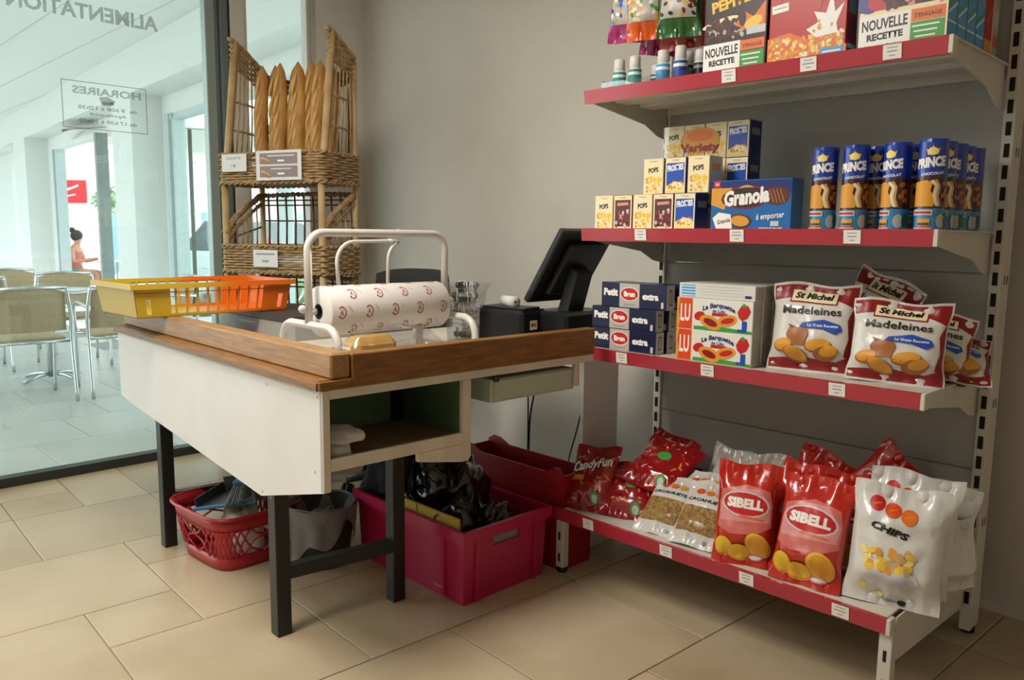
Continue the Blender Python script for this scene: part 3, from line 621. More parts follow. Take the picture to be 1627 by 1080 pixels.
def lulu():
    w, h, d = .27, .1, .056; p = Print(); p.rect(-.105, h / 2, .056, h - .002, 'ink_orangered'); p.poly([(-.135, .001), (-.128, .001), (-.122, .03), (-.130, .06), (-.124, .099), (-.135, .099)], 'ink_gold'); p.text('LU', -.103, .052, .036, 'ink_white', h=.056, bold=.03)
    p.text('La Barquette', .018, .080, .115, 'ink_navy', h=.02, bold=.04, bend=-.014); p.text('de Lulu', .018, .064, .045, 'ink_blue', h=.011, bold=.03); p.rect(.022, .053, .055, .010, 'ink_red')
    p.poly([(-.07, .002), (.134, .002), (.134, .010), (.03, .016), (-.07, .012)], 'ink_green'); p.ell(-.05, .045, .02, .014, 'ink_red', .3); p.ell(-.01, .027, .04, .021, 'ink_gold', -.3); p.ell(-.01, .027, .026, .011, 'ink_dred', -.3); p.ell(.048, .036, .036, .018, 'ink_gold', .25); p.ell(.05, .036, .024, .009, 'ink_red', .25)
    p.poly([(.083, .066), (.095, .085), (.118, .088), (.128, .07), (.118, .05), (.100, .04), (.088, .05)], 'ink_red'); p.poly([(.095, .086), (.105, .094), (.116, .086), (.106, .08)], 'ink_green'); p.rect(.108, .024, .016, .032, 'ink_blue'); p.rect(.1, .01, .03, .008, 'ink_blue')
    s = Print(); s.rect(d / 2, h / 2, d - .002, h - .002, 'ink_silver')
    for k in range(4): s.rect(.01 + k * .012, h / 2, .003, h * .8, 'ink_grey')
    return carton('cake_box', 'white LU strawberry cake carton, front of the bottom layer', w, h, d, m_lulu, p, s, (-1.348, 2.195, S2), 0, 'strawberry cake cartons stacked in rows', 'cake box')
l0 = lulu()
for lv in (0, 1):
    for k in range(4):
        if lv or k: dup(l0, (-1.348 + .002 * k, 2.195 + .0575 * k, S2 + .1005 * lv), label='white LU strawberry cake carton, %s of the %s layer' % (('front', 'second row back', 'third row back', 'rearmost')[k], ('bottom', 'upper')[lv]))
m_lulu2 = mat('carton_plainwhite', '#d9d6cf', .45)
pt_ = Print(); pt_.rect(-.10, .022, .05, .036, 'ink_lblue')
for k in range(4): pt_.rect(-.10, .008 + k * .009, .05, .003, 'ink_white'); pt_.rect(.02, .012 + k * .009, .15, .0018, 'ink_lgrey')
pt_.rect(.112, .012, .022, .008, 'ink_navy')
for k in range(4):
    s = Print(); s.rect(.027, .022, .05, .04, 'ink_silver'); s.rect(.02, .022, .003, .035, 'ink_grey'); s.rect(.035, .022, .003, .035, 'ink_grey')
    carton('cake_box', 'plain white-faced cake carton lying flat, %s of the top layer' % ('front', 'second row back', 'third row back', 'rearmost')[k], .27, .046, .056, m_lulu2, pt_ if k == 0 else None, s, (-1.346, 2.20 + .0575 * k, S2 + .2012), 0, 'strawberry cake cartons stacked in rows', 'cake box')
m_mad = film('film_madeleine', '#dcd6ce', .25); 
def mad_print(w, h, brand=True):
    p = Print(); H2 = h
    p.poly([(-w * .48, H2 * .80), (-w * .25, H2 * .83), (w * .25, H2 * .83), (w * .48, H2 * .74), (w * .48, H2 * .97), (-w * .48, H2 * .97)], 'ink_dred')
    p.poly([(-w * .48, H2 * .03), (w * .48, H2 * .03), (w * .48, H2 * .22), (w * .30, H2 * .14), (0, H2 * .17), (-w * .30, H2 * .15), (-w * .48, H2 * .13)], 'ink_dred')
    p.poly([(w * .40, H2 * .2), (w * .48, H2 * .2), (w * .48, H2 * .75), (w * .42, H2 * .6), (w * .45, H2 * .4)], 'ink_dred')
    p.rect(.0, H2 * .845, w * .55, H2 * .15, 'ink_dred', -.02); p.rect(0, H2 * .845, w * .52, H2 * .125, 'ink_cream', -.02); p.text('St Michel', 0, H2 * .852, w * .45, 'ink_black', h=H2 * .075, bold=.05, shear=.15)
    p.text('Madeleines', 0, H2 * .69, w * .68, 'ink_black', h=H2 * .085, bold=.015)
    p.poly([(-.02, H2 * .55), (w * .15, H2 * .60), (w * .34, H2 * .55), (w * .37, H2 * .49), (w * .30, H2 * .44), (w * .15, H2 * .49), (-.03, H2 * .50)], 'ink_blue'); p.text('La Vraie Recette', w * .15, H2 * .53, w * .34, 'ink_white', h=H2 * .032, bold=.02)
    p.poly([(-w * .22, H2 * .50), (-w * .02, H2 * .49), (0, H2 * .43), (-w * .04, H2 * .30), (-w * .22, H2 * .30), (-w * .26, H2 * .42)], 'ink_lbrown')
    p.poly([(-w * .25, H2 * .53), (-w * .15, H2 * .5), (-w * .2, H2 * .47)], 'ink_brown')
    for x, z, rx, rz, a, c in ((-.29, .29, .12, .075, .2, 'ink_gold'), (-.14, .20, .15, .08, -.35, 'ink_gold'), (.12, .31, .15, .07, .15, 'ink_gold'), (.20, .23, .13, .075, .1, 'ink_lbrown'), (.24, .25, .11, .06, .2, 'ink_gold')):
        p.ell(w * x, H2 * z, w * rx, H2 * rz, 'ink_lbrown', a); p.ell(w * x, H2 * z + .003, w * rx * .9, H2 * rz * .85, c, a)
    return p
MGp = 'madeleine bags on the third shelf'
bag('cake_bag', 'white and red Madeleines bag standing beside the strawberry cake cartons', .25, .262, .08, m_mad, mad_print(.25, .262), (-1.062, 2.262, S2), 9, 8, 0, MGp, 31, .004)
bag('cake_bag', 'white and red Madeleines bag standing foremost at the shelf end', .25, .228, .085, m_mad, mad_print(.25, .228), (-.822, 2.262, S2), 13, 10, 2, MGp, 32, .005)
bag('cake_bag', 'white and red Madeleines bag half hidden behind the foremost one', .21, .20, .06, m_mad, mad_print(.21, .20), (-.775, 2.365, S2), 24, 16, 8, MGp, 33, .005)
bag('cake_bag', 'white and red Madeleines bag slumped sideways against the upright', .21, .20, .055, m_mad, mad_print(.21, .20), (-.715, 2.37, S2 + .008), 22, 56, 6, MGp, 34, .006)
bag('cake_bag', 'tilted Madeleines bag peeking above the others at the back', .21, .28, .06, m_mad, mad_print(.21, .28), (-1.03, 2.47, S2 + .02), 0, 8, 22, MGp, 35, .006)
# ------------------------------------------------ bottom shelf: crisps, peanuts, sweets
m_sib = film('film_crisps_red', '#b8200f', .2); m_chw = film('film_white', '#d8d5cf', .28, (22, .45)); m_pnt = film('film_clearwhite', '#cfcbc4', .25); m_cand = film('film_candy', '#8f0f14', .2)
m_nuts = mat('peanuts', '#a8813c', .4, var=('#6f4d20', 90.0), bump=(120, .6), coat=.4)
def sib_print(w, h):
    p = Print(); p.poly([(-w * .44, h * .36), (-w * .2, h * .30), (w * .2, h * .32), (w * .44, h * .40), (w * .44, h * .60), (w * .38, h * .74), (w * .0, h * .79), (-w * .40, h * .72)], 'ink_rose'); p.poly([(-w * .40, h * .42), (w * .40, h * .44), (w * .42, h * .60), (w * .2, h * .75), (-w * .2, h * .75), (-w * .42, h * .60)], 'ink_pink')
    p.ell(0, h * .60, w * .39, h * .125, 'ink_lgrey', -.06); p.ell(0, h * .60, w * .36, h * .11, 'ink_red', -.06); p.text('SIBELL', .0, h * .605, w * .58, 'ink_white', h=h * .10, bold=.06, rot=-.03)
    p.rect(.02, h * .475, w * .38, h * .018, 'ink_orange', -.05)
    for x, z, rx, rz, a in ((-.30, .17, .15, .10, .5), (-.05, .13, .19, .085, .1), (.24, .22, .17, .135, .9)):
        p.ell(w * x, h * z, w * rx, h * rz, 'ink_gold', a); p.ell(w * x - .002, h * z + .004, w * rx * .85, h * rz * .85, 'ink_yellow', a)
    p.ell(w * .24, h * .23, w * .13, h * .10, 'ink_gold', .9); p.ell(w * .2, h * .10, w * .13, h * .035, 'ink_pink', .1); p.ell(w * .2, h * .10, w * .10, h * .02, 'ink_white', .1); return p
SG = 'red crisp bags on the bottom shelf'
bag('crisp_bag', 'red SIBELL crisp bag standing next to the peanut bags', .18, .30, .075, m_sib, sib_print(.18, .30), (-1.142, 2.073, S1), 21, 15, 0, SG, 41, .005)
bag('crisp_bag', 'red SIBELL crisp bag at the shelf edge beside the white CHIPS bag', .20, .305, .085, m_sib, sib_print(.20, .305), (-.952, 2.068, S1), 5, 18, 1, SG, 42, .005)
bag('crisp_bag', 'red SIBELL crisp bag squeezed in behind the one beside the white CHIPS bag', .19, .30, .07, m_sib, sib_print(.19, .30), (-.945, 2.20, S1), 24, 14, 4, SG, 43, .006)
bag('crisp_bag', 'plain red crisp bag slanting behind the one next to the peanuts', .19, .29, .06, m_sib, None, (-1.10, 2.20, S1), 12, 14, 18, SG, 44, .006)
bag('crisp_bag', 'dark red SIBELL crisp bag leaning on the back panel above the others', .20, .30, .07, m_sib, sib_print(.20, .30), (-1.005, 2.44, S1 + .07), -6, 6, 38, SG, 45, .006)
bag('crisp_bag', 'red crisp bag lying askew in the shade at the back', .20, .28, .07, m_sib, None, (-1.14, 2.40, S1 + .02), 4, 10, 20, SG, 46, .006)
def chip_print(w, h, word=True):
    p = Print(); 
    for k, c in enumerate(('ink_red', 'ink_orangered', 'ink_orange')):
        p.ell(-w * .24 + k * w * .17, h * (.83 - .035 * k), w * .085, w * .085, c); p.rect(-w * .24 + k * w * .17, h * (.83 - .035 * k), w * .08, .0025, 'ink_gold', .3)
    if word:
        p.text('CHIPS', -w * .08, h * .63, w * .40, 'ink_black', h=h * .062, bold=.05, rot=-.22, shear=.15); r = random.Random(5)
        p.poly([(-w * .33, h * .40), (w * .22, h * .30), (w * .28, h * .24), (w * .1, h * .17), (-w * .2, h * .22)], 'ink_lgrey')
        for k in range(34): p.ell(-w * .08 + r.uniform(-w * .24, w * .24), h * .37 + r.uniform(-.02, .03) , w * .055, w * .035, r.choice(['ink_gold', 'ink_lyellow', 'ink_tan', 'ink_yellow']), r.random() * 3, 9)
        p.ell(-w * .30, h * .15, w * .05, w * .04, 'ink_lyellow'); p.ell(-w * .12, h * .09, w * .05, w * .04, 'ink_lyellow'); p.rect(.0, h * .055, w * .16, .004, 'ink_grey', -.15); p.ell(w * .12, h * .05, w * .045, w * .035, 'ink_black')
    return p
CG = 'white crisp bags at the shelf end'
bag('crisp_bag', 'big white CHIPS crisp bag standing at the front of the shelf end', .235, .315, .10, m_chw, chip_print(.235, .315), (-.738, 2.12, S1), 17, 14, 2, CG, 51, .007)
bag('crisp_bag', 'white crisp bag with red and orange dots behind the CHIPS bag', .235, .325, .09, m_chw, chip_print(.235, .325, False), (-.762, 2.25, S1), 12, 10, 4, CG, 52, .008)
bag('crisp_bag', 'crumpled white crisp bag at the back against the upright', .24, .285, .09, m_chw, chip_print(.24, .285, False), (-.755, 2.37, S1), 16, 10, 6, CG, 53, .011)
bag('crisp_bag', 'crumpled white crisp bag wedged low over the shelf side', .20, .20, .08, m_chw, None, (-.665, 2.33, S1 + .0), 62, 6, 0, CG, 54, .012)
def nut_print(w, h):
    p = Print(); p.rect(0, h * .37, w * .88, h * .38, 'peanuts'); p.text('CACAHUÈTES', 0, h * .665, w * .82, 'ink_black', h=h * .062, bold=.04, shear=.15)
    for k, c in enumerate(('ink_orangered', 'ink_orange', 'ink_gold')): p.ell(-w * .22 + k * w * .2, h * .80, w * .085, w * .07, c)
    p.ell(w * .2, h * .09, w * .06, w * .04, 'ink_grey'); return p
NG = 'clear peanut bags'
bag('peanut_bag', 'clear bag of peanuts lettered CACAHUÈTES beside the red candy bags', .165, .235, .05, m_pnt, nut_print(.165, .235), (-1.465, 2.085, S1), 6, 52, 0, NG, 61, .004)
bag('peanut_bag', 'clear bag of peanuts lettered CACAHUÈTES touching the red crisp bag', .165, .235, .05, m_pnt, nut_print(.165, .235), (-1.315, 2.072, S1 + .006), 10, 48, 3, NG, 62, .004)
bag('peanut_bag', 'clear bag of peanuts lying behind the first one on its back', .165, .235, .05, m_pnt, nut_print(.165, .235), (-1.40, 2.165, S1 + .025), 8, 55, 0, NG, 63, .005)
bag('peanut_bag', 'crumpled clear bag slumped against the back panel beside the candy', .20, .24, .06, m_pnt, None, (-1.42, 2.40, S1), 0, 24, 6, NG, 64, .011)
bag('peanut_bag', 'crumpled clear bag slumped at the back behind the red crisp bags', .20, .25, .06, m_pnt, None, (-1.27, 2.38, S1), 6, 22, -6, NG, 65, .012)
def candy_print(w, h, seed, script=True):
    r = random.Random(seed); p = Print()
    for k in range(26): p.ell(r.uniform(-w * .4, w * .4), r.uniform(h * .08, h * .92), r.uniform(.006, .016), .0035, r.choice(['ink_rose', 'ink_gold', 'ink_pink', 'ink_red', 'ink_orange']), r.random() * 3, 7)
    p.ell(w * .2, h * .18, .018, .022, 'ink_green'); p.ell(w * .2, h * .18, .012, .013, 'ink_lgrey')
    if script: p.text('CandyFun', 0, h * .66, w * .86, 'ink_choc', h=h * .22, bold=.10, rot=.25, shear=.3); p.text('CandyFun', 0, h * .66, w * .84, 'ink_white', h=h * .2, bold=.03, rot=.25, shear=.3); p.rect(-w * .25, h * .45, w * .3, .02, 'ink_gold')
    else: p.ell(0, h * .6, .026, .022, 'ink_green')
    return p
KG = 'glossy red candy bags'
bag('candy_bag', 'glossy red candy bag with white script leaning at the free shelf end', .18, .25, .055, m_cand, candy_print(.18, .25, 1), (-1.765, 2.085, S1), 14, 38, -4, KG, 71, .006)
bag('candy_bag', 'glossy red candy bag lying at the shelf edge beside the peanuts', .19, .22, .05, m_cand, candy_print(.19, .22, 2, False), (-1.625, 2.12, S1), 18, 48, 4, KG, 72, .006)
bag('candy_bag', 'glossy red candy bag with a green dot lying on top of the pile', .22, .24, .06, m_cand, candy_print(.22, .24, 3, False), (-1.59, 2.19, S1 + .10), 4, 60, 8, KG, 73, .008)
bag('candy_bag', 'dark red candy bag half buried under the pile with curved white script', .22, .23, .07, m_cand, candy_print(.22, .23, 4), (-1.60, 2.21, S1 + .02), 0, 56, 0, KG, 74, .007)
bag('candy_bag', 'dark red candy bag at the back of the pile by the upright', .21, .26, .055, m_cand, candy_print(.21, .26, 5, False), (-1.69, 2.32, S1 + .03), -4, 42, 8, KG, 75, .008)
# ================================================================== COUNTER
m_cw = mat('counter_white', '#e3e0dd', .42, var=('#dad6d1', 3.0))
m_ccream = mat('counter_cream', '#dad2c2', .45, var=('#cbc1ae', 7.0))
m_cgreen = mat('counter_green', '#5f7658', .5, var=('#52684d', 4.0))
m_cpale = mat('drawer_palegreen', '#b4bda8', .5)
m_wood = mat('wood_brown', '#8d6230', .42, var=('#714a24', 5.0, (2.5, 22, 22)), bump=(30, .05))
m_wood2 = mat('wood_light', '#ab8254', .42, var=('#90683f', 5.0, (2.0, 24, 24)), bump=(30, .05))
m_woody = mat('wood_brown_rail', '#8f6128', .40, var=('#70481c', 5.0, (22, 2.5, 22)), bump=(30, .05))
m_blk = mat('leg_black', '#131412', .4)
CT = thing('shop_counter', 'old white shop counter with brown wooden rails and black steel legs', 'counter', (-1.766, 1.052, 0), (0, 0, radians(-1.5)))
fp = MB().prism([(0, .80), (0, .532), (-.36, .436), (-1.50, .530), (-1.60, .545), (-1.60, .80)], 1, 0, .02).build('front_panel', m_cw, CT)
scr = Print()
for x, z in ((-.02, .782), (-.30, .775), (-.04, .58), (-.35, .452), (-.30, .445)): scr.ell(x, z, .0035, .0045, 'ink_grey', n=8)
scr.build('screw_heads', front(0), fp)
MB().box(-1.6, 0, 0.02, .50, .776, .80).box(-.92, 0, .50, 1.03, .776, .80).box(-.92, -.20, 1.03, 1.40, .776, .80).build('worktop', m_ccream, CT)
cb = MB().box(-.30, -.012, .02, .468, .588, .606).box(-.30, -.012, .46, .468, .606, .776).box(-.312, -.30, .02, .468, .588, .776).box(-.30, -.012, .02, .024, .606, .776).build('cubby', m_cgreen, CT)
MB().box(-.295, -.014, .026, .459, .606, .6085).build('cubby_floor', mat('wood_worn', '#8a7458', .6, var=('#5f4c38', 9.0)), cb)
MB().box(-.012, .004, 0, .022, .532, .800, b=.002).build('face_post', m_ccream, CT)
MB().box(-.012, .004, .022, 1.03, .776, .801, b=.002).build('face_rail', m_ccream, CT)
MB().box(-.012, .004, .022, .465, .585, .618, b=.002).build('face_rail', m_ccream, CT)
MB().prism([(.46, .776), (.49, .776), (.49, .545), (.48, .532), (.455, .532), (.30, .560), (.30, .585), (.46, .585)], 0, -.012, .004).build('face_post', m_ccream, CT)
dr = MB().box(-.36, -.006, .575, .945, .690, .762, b=.002).build('drawer', m_cpale, CT)
MB().box(-.006, .0, .59, .93, .697, .758, b=.0015).build('drawer_front', m_cpale, dr); MB().lathe([(.001, 0), (.008, 0), (.008, .014), (.001, .015)], 10, X=T(0, .585, .764) @ Matrix.Rotation(pi / 2, 4, 'Y')).build('lock', m_blk, dr)
MB().box(-.01, .003, .94, .965, .70, .776).build('face_post', m_ccream, CT)
MB().box(-.205, -.19, 1.20, 1.40, 0, .776).build('end_panel', m_cw, CT)
MB().prism([(-.012, .800), (.052, .800), (.052, .826), (-.004, .826), (-.012, .818)], 0, -1.61, -.005).build('wooden_ledge', m_wood, CT)
MB().box(-1.61, .0, .028, .086, .826, .893, b=.005).box(-1.61, .0, .052, .086, .80, .826).build('wooden_rail', m_wood2, CT)
MB().box(-.034, .006, .088, 1.035, .801, .889, b=.003).box(-.034, .006, -.008, .088, .801, .824, b=.002).build('wooden_rail', m_woody, CT)
for n_, (lx, ly) in enumerate(((-.372, .024), (-.335, .412), (-1.29, .024), (-1.25, .412))):
    MB().box(lx, lx + .046, ly, ly + .046, .0, .775 if ly > .1 else .775, b=.002).build('leg', m_blk, CT)
for lx, lx2 in ((-.372, -.335), (-1.29, -1.25)): MB().box(-.018, .018, 0, 1, -.02, .02, b=.001, X=Matrix(((1, lx2 - lx, 0, lx + .023), (0, .342, 0, .07), (0, 0, 1, .19), (0, 0, 0, 1)))).build('stretcher', m_blk, CT)
ct = T(-1.766, 1.052, 0) @ Rz(radians(-1.5))
ZT = .8005
# white cloths in the cubby
m_cloth = mat('cloth_white', '#d9d6d0', .9, bump=(50, .3))
def heap(name, label, cat, loc, rx, ry, h, m, seed, amp=.25, yaw=0, n=28, k=12, sc=14, group=None, flat=.6):
    b = MB(); ov = Vector((seed * 2.3, seed, 0))
    def f(a, c):
        th = 2 * pi * a; ph = c * pi / 2; r = cos(ph) ** flat if c < 1 else 0.
        x, y = rx * r * cos(th), ry * r * sin(th); z = h * sin(ph)
        d = 1 + amp * noise.noise(Vector((cos(th) * 1.4, sin(th) * 1.4, c * 2)) + ov) + amp * .6 * noise.noise(Vector((x, y, z)) * sc * 3 + ov)
        return Vector((x * d, y * d, max(0, z * d)))
    b.grid(f, n, k)
    b.f.append(tuple(range(n))[::-1]); b.m.append(0); b.s.append(False)
    return tag(b.build(name, m, None, loc, (0, 0, radians(yaw))), label, cat, group)
p = ct @ Vector((-.075, .075, .6095)); heap('folded_cloth', 'lower white folded cloth in the counter cubby', 'cloth', p, .05, .042, .042, m_cloth, 3, .15, 20, sc=8, group='white cloths in the cubby')
p = ct @ Vector((-.09, .10, .645)); heap('folded_cloth', 'upper white cloth draped over the folded one in the cubby', 'cloth', p, .072, .066, .03, m_cloth, 5, .18, -10, sc=8, group='white cloths in the cubby')
# ---- wrapping-paper roll on its steel dispenser
m_wsteel = mat('steel_white', '#d2cdc4', .3, coat=.3)
DX, DY0, DY1, DZ = -2.20, 1.285, 1.80, .955
DP = thing('paper_dispenser', 'white tubular steel paper dispenser with a tall hoop on the counter', 'dispenser', (DX, (DY0 + DY1) / 2, ZT))
hy = (DY1 - DY0) / 2
for sg in (-1, 1):
    y = sg * (hy + .012); path = [(-.165, y, .013), (-.165, y, .05)] + arc((-.105, y, .055), .06, 180, 90, 6) + arc((.105, y, .055), .06, 90, 0, 6) + [(.165, y, .05), (.165, y, .013)]
    MB().tube(path, .0125, 8).build('foot_arch', m_wsteel, DP)
    MB().tube([(0, y - sg * .002, .155), (0, y - sg * .024, .155)], .011, 10).build('axle', m_wsteel, DP)
    MB().ball((0, y + sg * .022, .165), .013).build('knob', m_wsteel, DP)
ya, yb, zt_ = -hy - .012, hy + .012, .398
hoop = [(0, ya, .12), (0, ya, zt_ - .055)] + arc((0, ya + .055, zt_ - .055), .055, 180, 90, 7, 'yz') + arc((0, yb - .055, zt_ - .055), .055, 90, 0, 7, 'yz') + [(0, yb, .12)]
MB().tube(hoop, .0125, 8).build('hoop', m_wsteel, DP)
MB().tube([(-.05, -.13, .22), (-.05, -.135, .30)] + arc((-.05, -.07, .305), .065, 180, 90, 6, 'yz') + [(-.045, .05, .372), (-.04, .08, .374)], .0065, 6).build('cutter_spring', m_wsteel, DP)
MB().tube([(-.04, .06, .374), (-.04, .10, .37)] + arc((-.04, .12, .31), .062, 110, 180, 5, 'yz') + [(-.04, .055, .24), (-.045, .06, .21)], .0065, 6).build('cutter_spring', m_wsteel, DP)
MB().tube([(0, .07, .385), (0, .07, .412)], .004, 6).build('bolt', m_wsteel, DP)
MB().tube([(.05, .12, 0), (.05, .12, .09)], .012, 8).build('post', m_wsteel, DP)
m_paper = mat('wrapping_paper', '#dcd5ce', .6); m_core = mat('cardboard_core', '#2a2522', .8); m_rust = mat('ink_rust', '#a8553f', .6); m_faint = mat('ink_faint', '#c7c0bb', .6)
PRr = .079; yl = hy - .022
PR = thing('paper_roll', 'big roll of white wrapping paper printed with small rust-red emblems', 'paper roll', (DX, (DY0 + DY1) / 2, DZ))
MB().lathe([(.024, yl), (PRr - .003, yl), (PRr, yl - .004), (PRr, -yl + .004), (PRr - .003, -yl), (.024, -yl)], 48, X=Matrix.Rotation(-pi / 2, 4, 'X')).build('paper', m_paper, PR)
MB().lathe([(.024, yl + .001), (.024, -yl - .001), (.02, -yl - .001), (.02, yl + .001), (.024, yl + .001)], 20, X=Matrix.Rotation(-pi / 2, 4, 'X')).build('core', m_core, PR)
pp = Print(); rr = random.Random(2)
for i in range(8):
    for j in range(5):
        cx = -.2 + j * .1 + (.05 if i % 2 else 0); cy = i * .062
        if abs(cx) > .2: continue
        n_ = 14; a0 = -2.4
        o_ = [(cx + .015 * cos(a0 + 4.8 * k / n_) , cy + .020 * sin(a0 + 4.8 * k / n_)) for k in range(n_ + 1)]; i_ = [(cx + .0115 * cos(a0 + 4.8 * k / n_), cy + .0165 * sin(a0 + 4.8 * k / n_)) for k in range(n_ + 1)]
        pp.poly(o_ + i_[::-1], 'ink_rust'); pp.rect(cx - .002, cy - .002, .003, .016, 'ink_rust', .5); pp.rect(cx + .002, cy + .003, .003, .013, 'ink_rust', -.5); pp.ell(cx - .008, cy + .012, .004, .003, 'ink_rust', 0, 8)
        pp.rect(cx + .03, cy - .012, .004, .022, 'ink_faint', -.6)
def roll_s(a, s_): th = s_ / PRr; return ((PRr * sin(th), a, PRr * cos(th)), (sin(th), 0, cos(th)))
pp.build('emblem_print', roll_s, PR, step=.005, e0=.0004, de=.00001)['kind'] = 'stuff'
# ---- lollipop tub
TB = thing('plastic_tub', 'clear flared plastic tub on the counter behind the paper roll', 'tub', (-2.285, 1.985, ZT), (0, 0, radians(40)))
def sq_tube(h0, h1, prof, n=8):
    b = MB()
    for (w0, z0), (w1, z1) in zip(prof[:-1], prof[1:]):
        q = [(-w0, -w0, z0), (w0, -w0, z0), (w0, w0, z0), (-w0, w0, z0), (-w1, -w1, z1), (w1, -w1, z1), (w1, w1, z1), (-w1, w1, z1)]
        b.add(q, [(0, 1, 5, 4), (1, 2, 6, 5), (2, 3, 7, 6), (3, 0, 4, 7)])
    w, z = prof[0]; b.add([(-w, -w, z), (w, -w, z), (w, w, z), (-w, w, z)], [(0, 3, 2, 1)])
    return b
m_tub = glass_mat('tub_plastic', (.95, .955, .955), .14, .06)
sq_tube(0, 0, [(.060, 0), (.064, .12), (.068, .17), (.074, .195), (.088, .212), (.090, .213), (.075, .194), (.0685, .169), (.0625, .12), (.0585, .002)]).build('wall', m_tub, TB)
rl = random.Random(11); m_wrap = [mat('wrapper_silver', '#8e8f92', .25, metal=.7, bump=(90, .4)), mat('wrapper_black', '#1d1b1c', .25, coat=.5, bump=(90, .4)), mat('wrapper_wine', '#4a1820', .25, coat=.5, bump=(90, .4)), mat('wrapper_bronze', '#5a4c38', .3, metal=.6, bump=(90, .4)), mat('wrapper_steel', '#4b525c', .3, metal=.7, bump=(90, .4))]
m_stick = mat('stick_white', '#d8d6d0', .5)
lol = []
for c, wm in enumerate(m_wrap):
    b = MB(); b.ball((0, 0, .105), .013, 8, 6, 0); b.lathe([(.004, .090), (.009, .080), (.003, .093)], 8, 0); b.tube([(0, 0, 0), (0, 0, .095)], .0018, 5, 1)
    lol.append(b.mesh('wrapped_lollipop', [wm, m_stick]))
cn = ['silver', 'black', 'wine red', 'bronze', 'steel blue']
for k in range(60):
    c = k % 5; lay = k // 20; a_ = rl.uniform(0, 6.28); rad = rl.uniform(0, .042)
    z = (.008, .065, .105)[lay] + rl.uniform(-.004, .004) * 0; flipd = rl.random() < .55
    o = obj('wrapped_lollipop', lol[c], None, (-2.285 + rad * cos(a_), 1.985 + rad * sin(a_), ZT + z + (.118 if flipd else 0)), ((pi if flipd else 0) + rl.uniform(-.16, .16), rl.uniform(-.16, .16), rl.uniform(0, 6)))
    tag(o, 'small lollipop in %s wrapper crammed into the clear tub' % cn[c], 'lollipop', 'wrapped lollipops in the clear tub')
# ---- plastic-wrapped cake between roll and rail
m_cake = mat('sponge_cake', '#c9963a', .8, var=('#e0bb68', 18.0), bump=(60, .3))
ck = thing('wrapped_cake', 'yellow loaf cake in clear wrap on the counter under the paper roll', 'cake', (-1.975, 1.36, ZT), (0, 0, radians(86)))
b = MB(); b.box(-.09, .06, -.045, .045, .004, .098, b=.022); b.build('cake', m_cake, ck)
F_ = bag_fn(.34, .14, .125, 9, wr=.006, belly=0)
b = MB(); b.grid(lambda a, c: (lambda q: Vector((q.x + .06, (q.z - .07), .064 - q.y)))(F_((a - .5) * .34, c * .14, -1)), 24, 18); b.grid(lambda a, c: (lambda q: Vector((q.x + .06, (q.z - .065), max(.0005, .064 - q.y))))(F_((a - .5) * .34, c * .14, 1)), 24, 18, flip=True)
b.build('wrap', glass_mat('wrap_film', (.90, .90, .91), .22, .18), ck)
# white parcel paper beside it
tag(MB().box(-.10, .10, -.055, .055, 0, .012, b=.003).build('paper_pad', mat('paper_white', '#d6d4cf', .7), None, (-2.02, 1.62, ZT), (0, 0, radians(84))), 'pad of plain white paper sheets under the paper roll', 'paper')
m_mag = mat('magazine_pink', '#a57d76', .5, var=('#d5cfc8', 9.0))
tag(MB().box(-.15, .15, -.105, .105, 0, .006).box(-.148, .148, -.103, .103, .001, .0055, 0).build('magazine', m_mag, None, (-2.50, 1.34, ZT), (0, 0, radians(12))), 'pinkish printed magazine lying flat on the counter beside the dispenser', 'magazine')
tag(MB().box(-.11, .11, -.15, .15, 0, .004).build('paper_sheet', MATS['paper_white'], None, (-2.33, 1.22, ZT), (0, 0, radians(70))), 'white sheet of paper lying flat inside the counter corner', 'paper')
# ---- flat carton and two-tone basket
m_box = mat('carton_greyflat', '#9b9a94', .6); m_boxd = mat('carton_dark_lid', '#3a332f', .5)
fb = thing('flat_carton', 'flat grey carton with dark lid lying on the counter under the basket', 'box', (-2.98, 1.60, ZT), (0, 0, radians(-1)))
MB().box(-.33, .33, -.12, .12, 0, .062, b=.002).build('body', m_box, fb); MB().box(-.333, .333, -.123, .123, .062, .0905, b=.002).build('lid', m_boxd, fb)
Print().rect(-.05, .042, .16, .010, 'ink_grey').rect(-.02, .024, .09, .006, 'ink_grey').build('print', front(-.12), fb)
def grad_mat():
    m = bpy.data.materials.new('plastic_yellow_orange'); m.use_nodes = True; n = m.node_tree.nodes; l = m.node_tree.links; b = n['Principled BSDF']
    tc = n.new('ShaderNodeTexCoord'); sp = n.new('ShaderNodeSeparateXYZ'); l.new(tc.outputs['Object'], sp.inputs[0]); rp = n.new('ShaderNodeValToRGB')
    mr = n.new('ShaderNodeMapRange'); mr.inputs['From Min'].default_value = -.32; mr.inputs['From Max'].default_value = .32; l.new(sp.outputs['Y'], mr.inputs['Value']); l.new(mr.outputs[0], rp.inputs[0])
    e = rp.color_ramp.elements; e[0].position = .40; e[0].color = lin('#c6a52a'); e[1].position = .62; e[1].color = lin('#dc6c10'); l.new(rp.outputs[0], b.inputs['Base Color']); b.inputs['Roughness'].default_value = .35
    b.inputs['Subsurface Weight'].default_value = 0.0
    return m
m_yo = grad_mat()
BK = thing('plastic_basket', 'two-tone yellow and orange plastic basket resting on the counter rail', 'basket', (-3.07, 1.292, .8935), (0, 0, radians(1.5)))
def flare(b, h, k):
    b.v = [(x * (1 + k * z / h), y * (1 + k * .6 * z / h), z) for x, y, z in b.v]; return b
hx, hyb, hb = .165, .288, .118
flare(MB().box(-hx, hx, -hyb, hyb, 0, .004), hb, .10).build('floor', m_yo, BK)
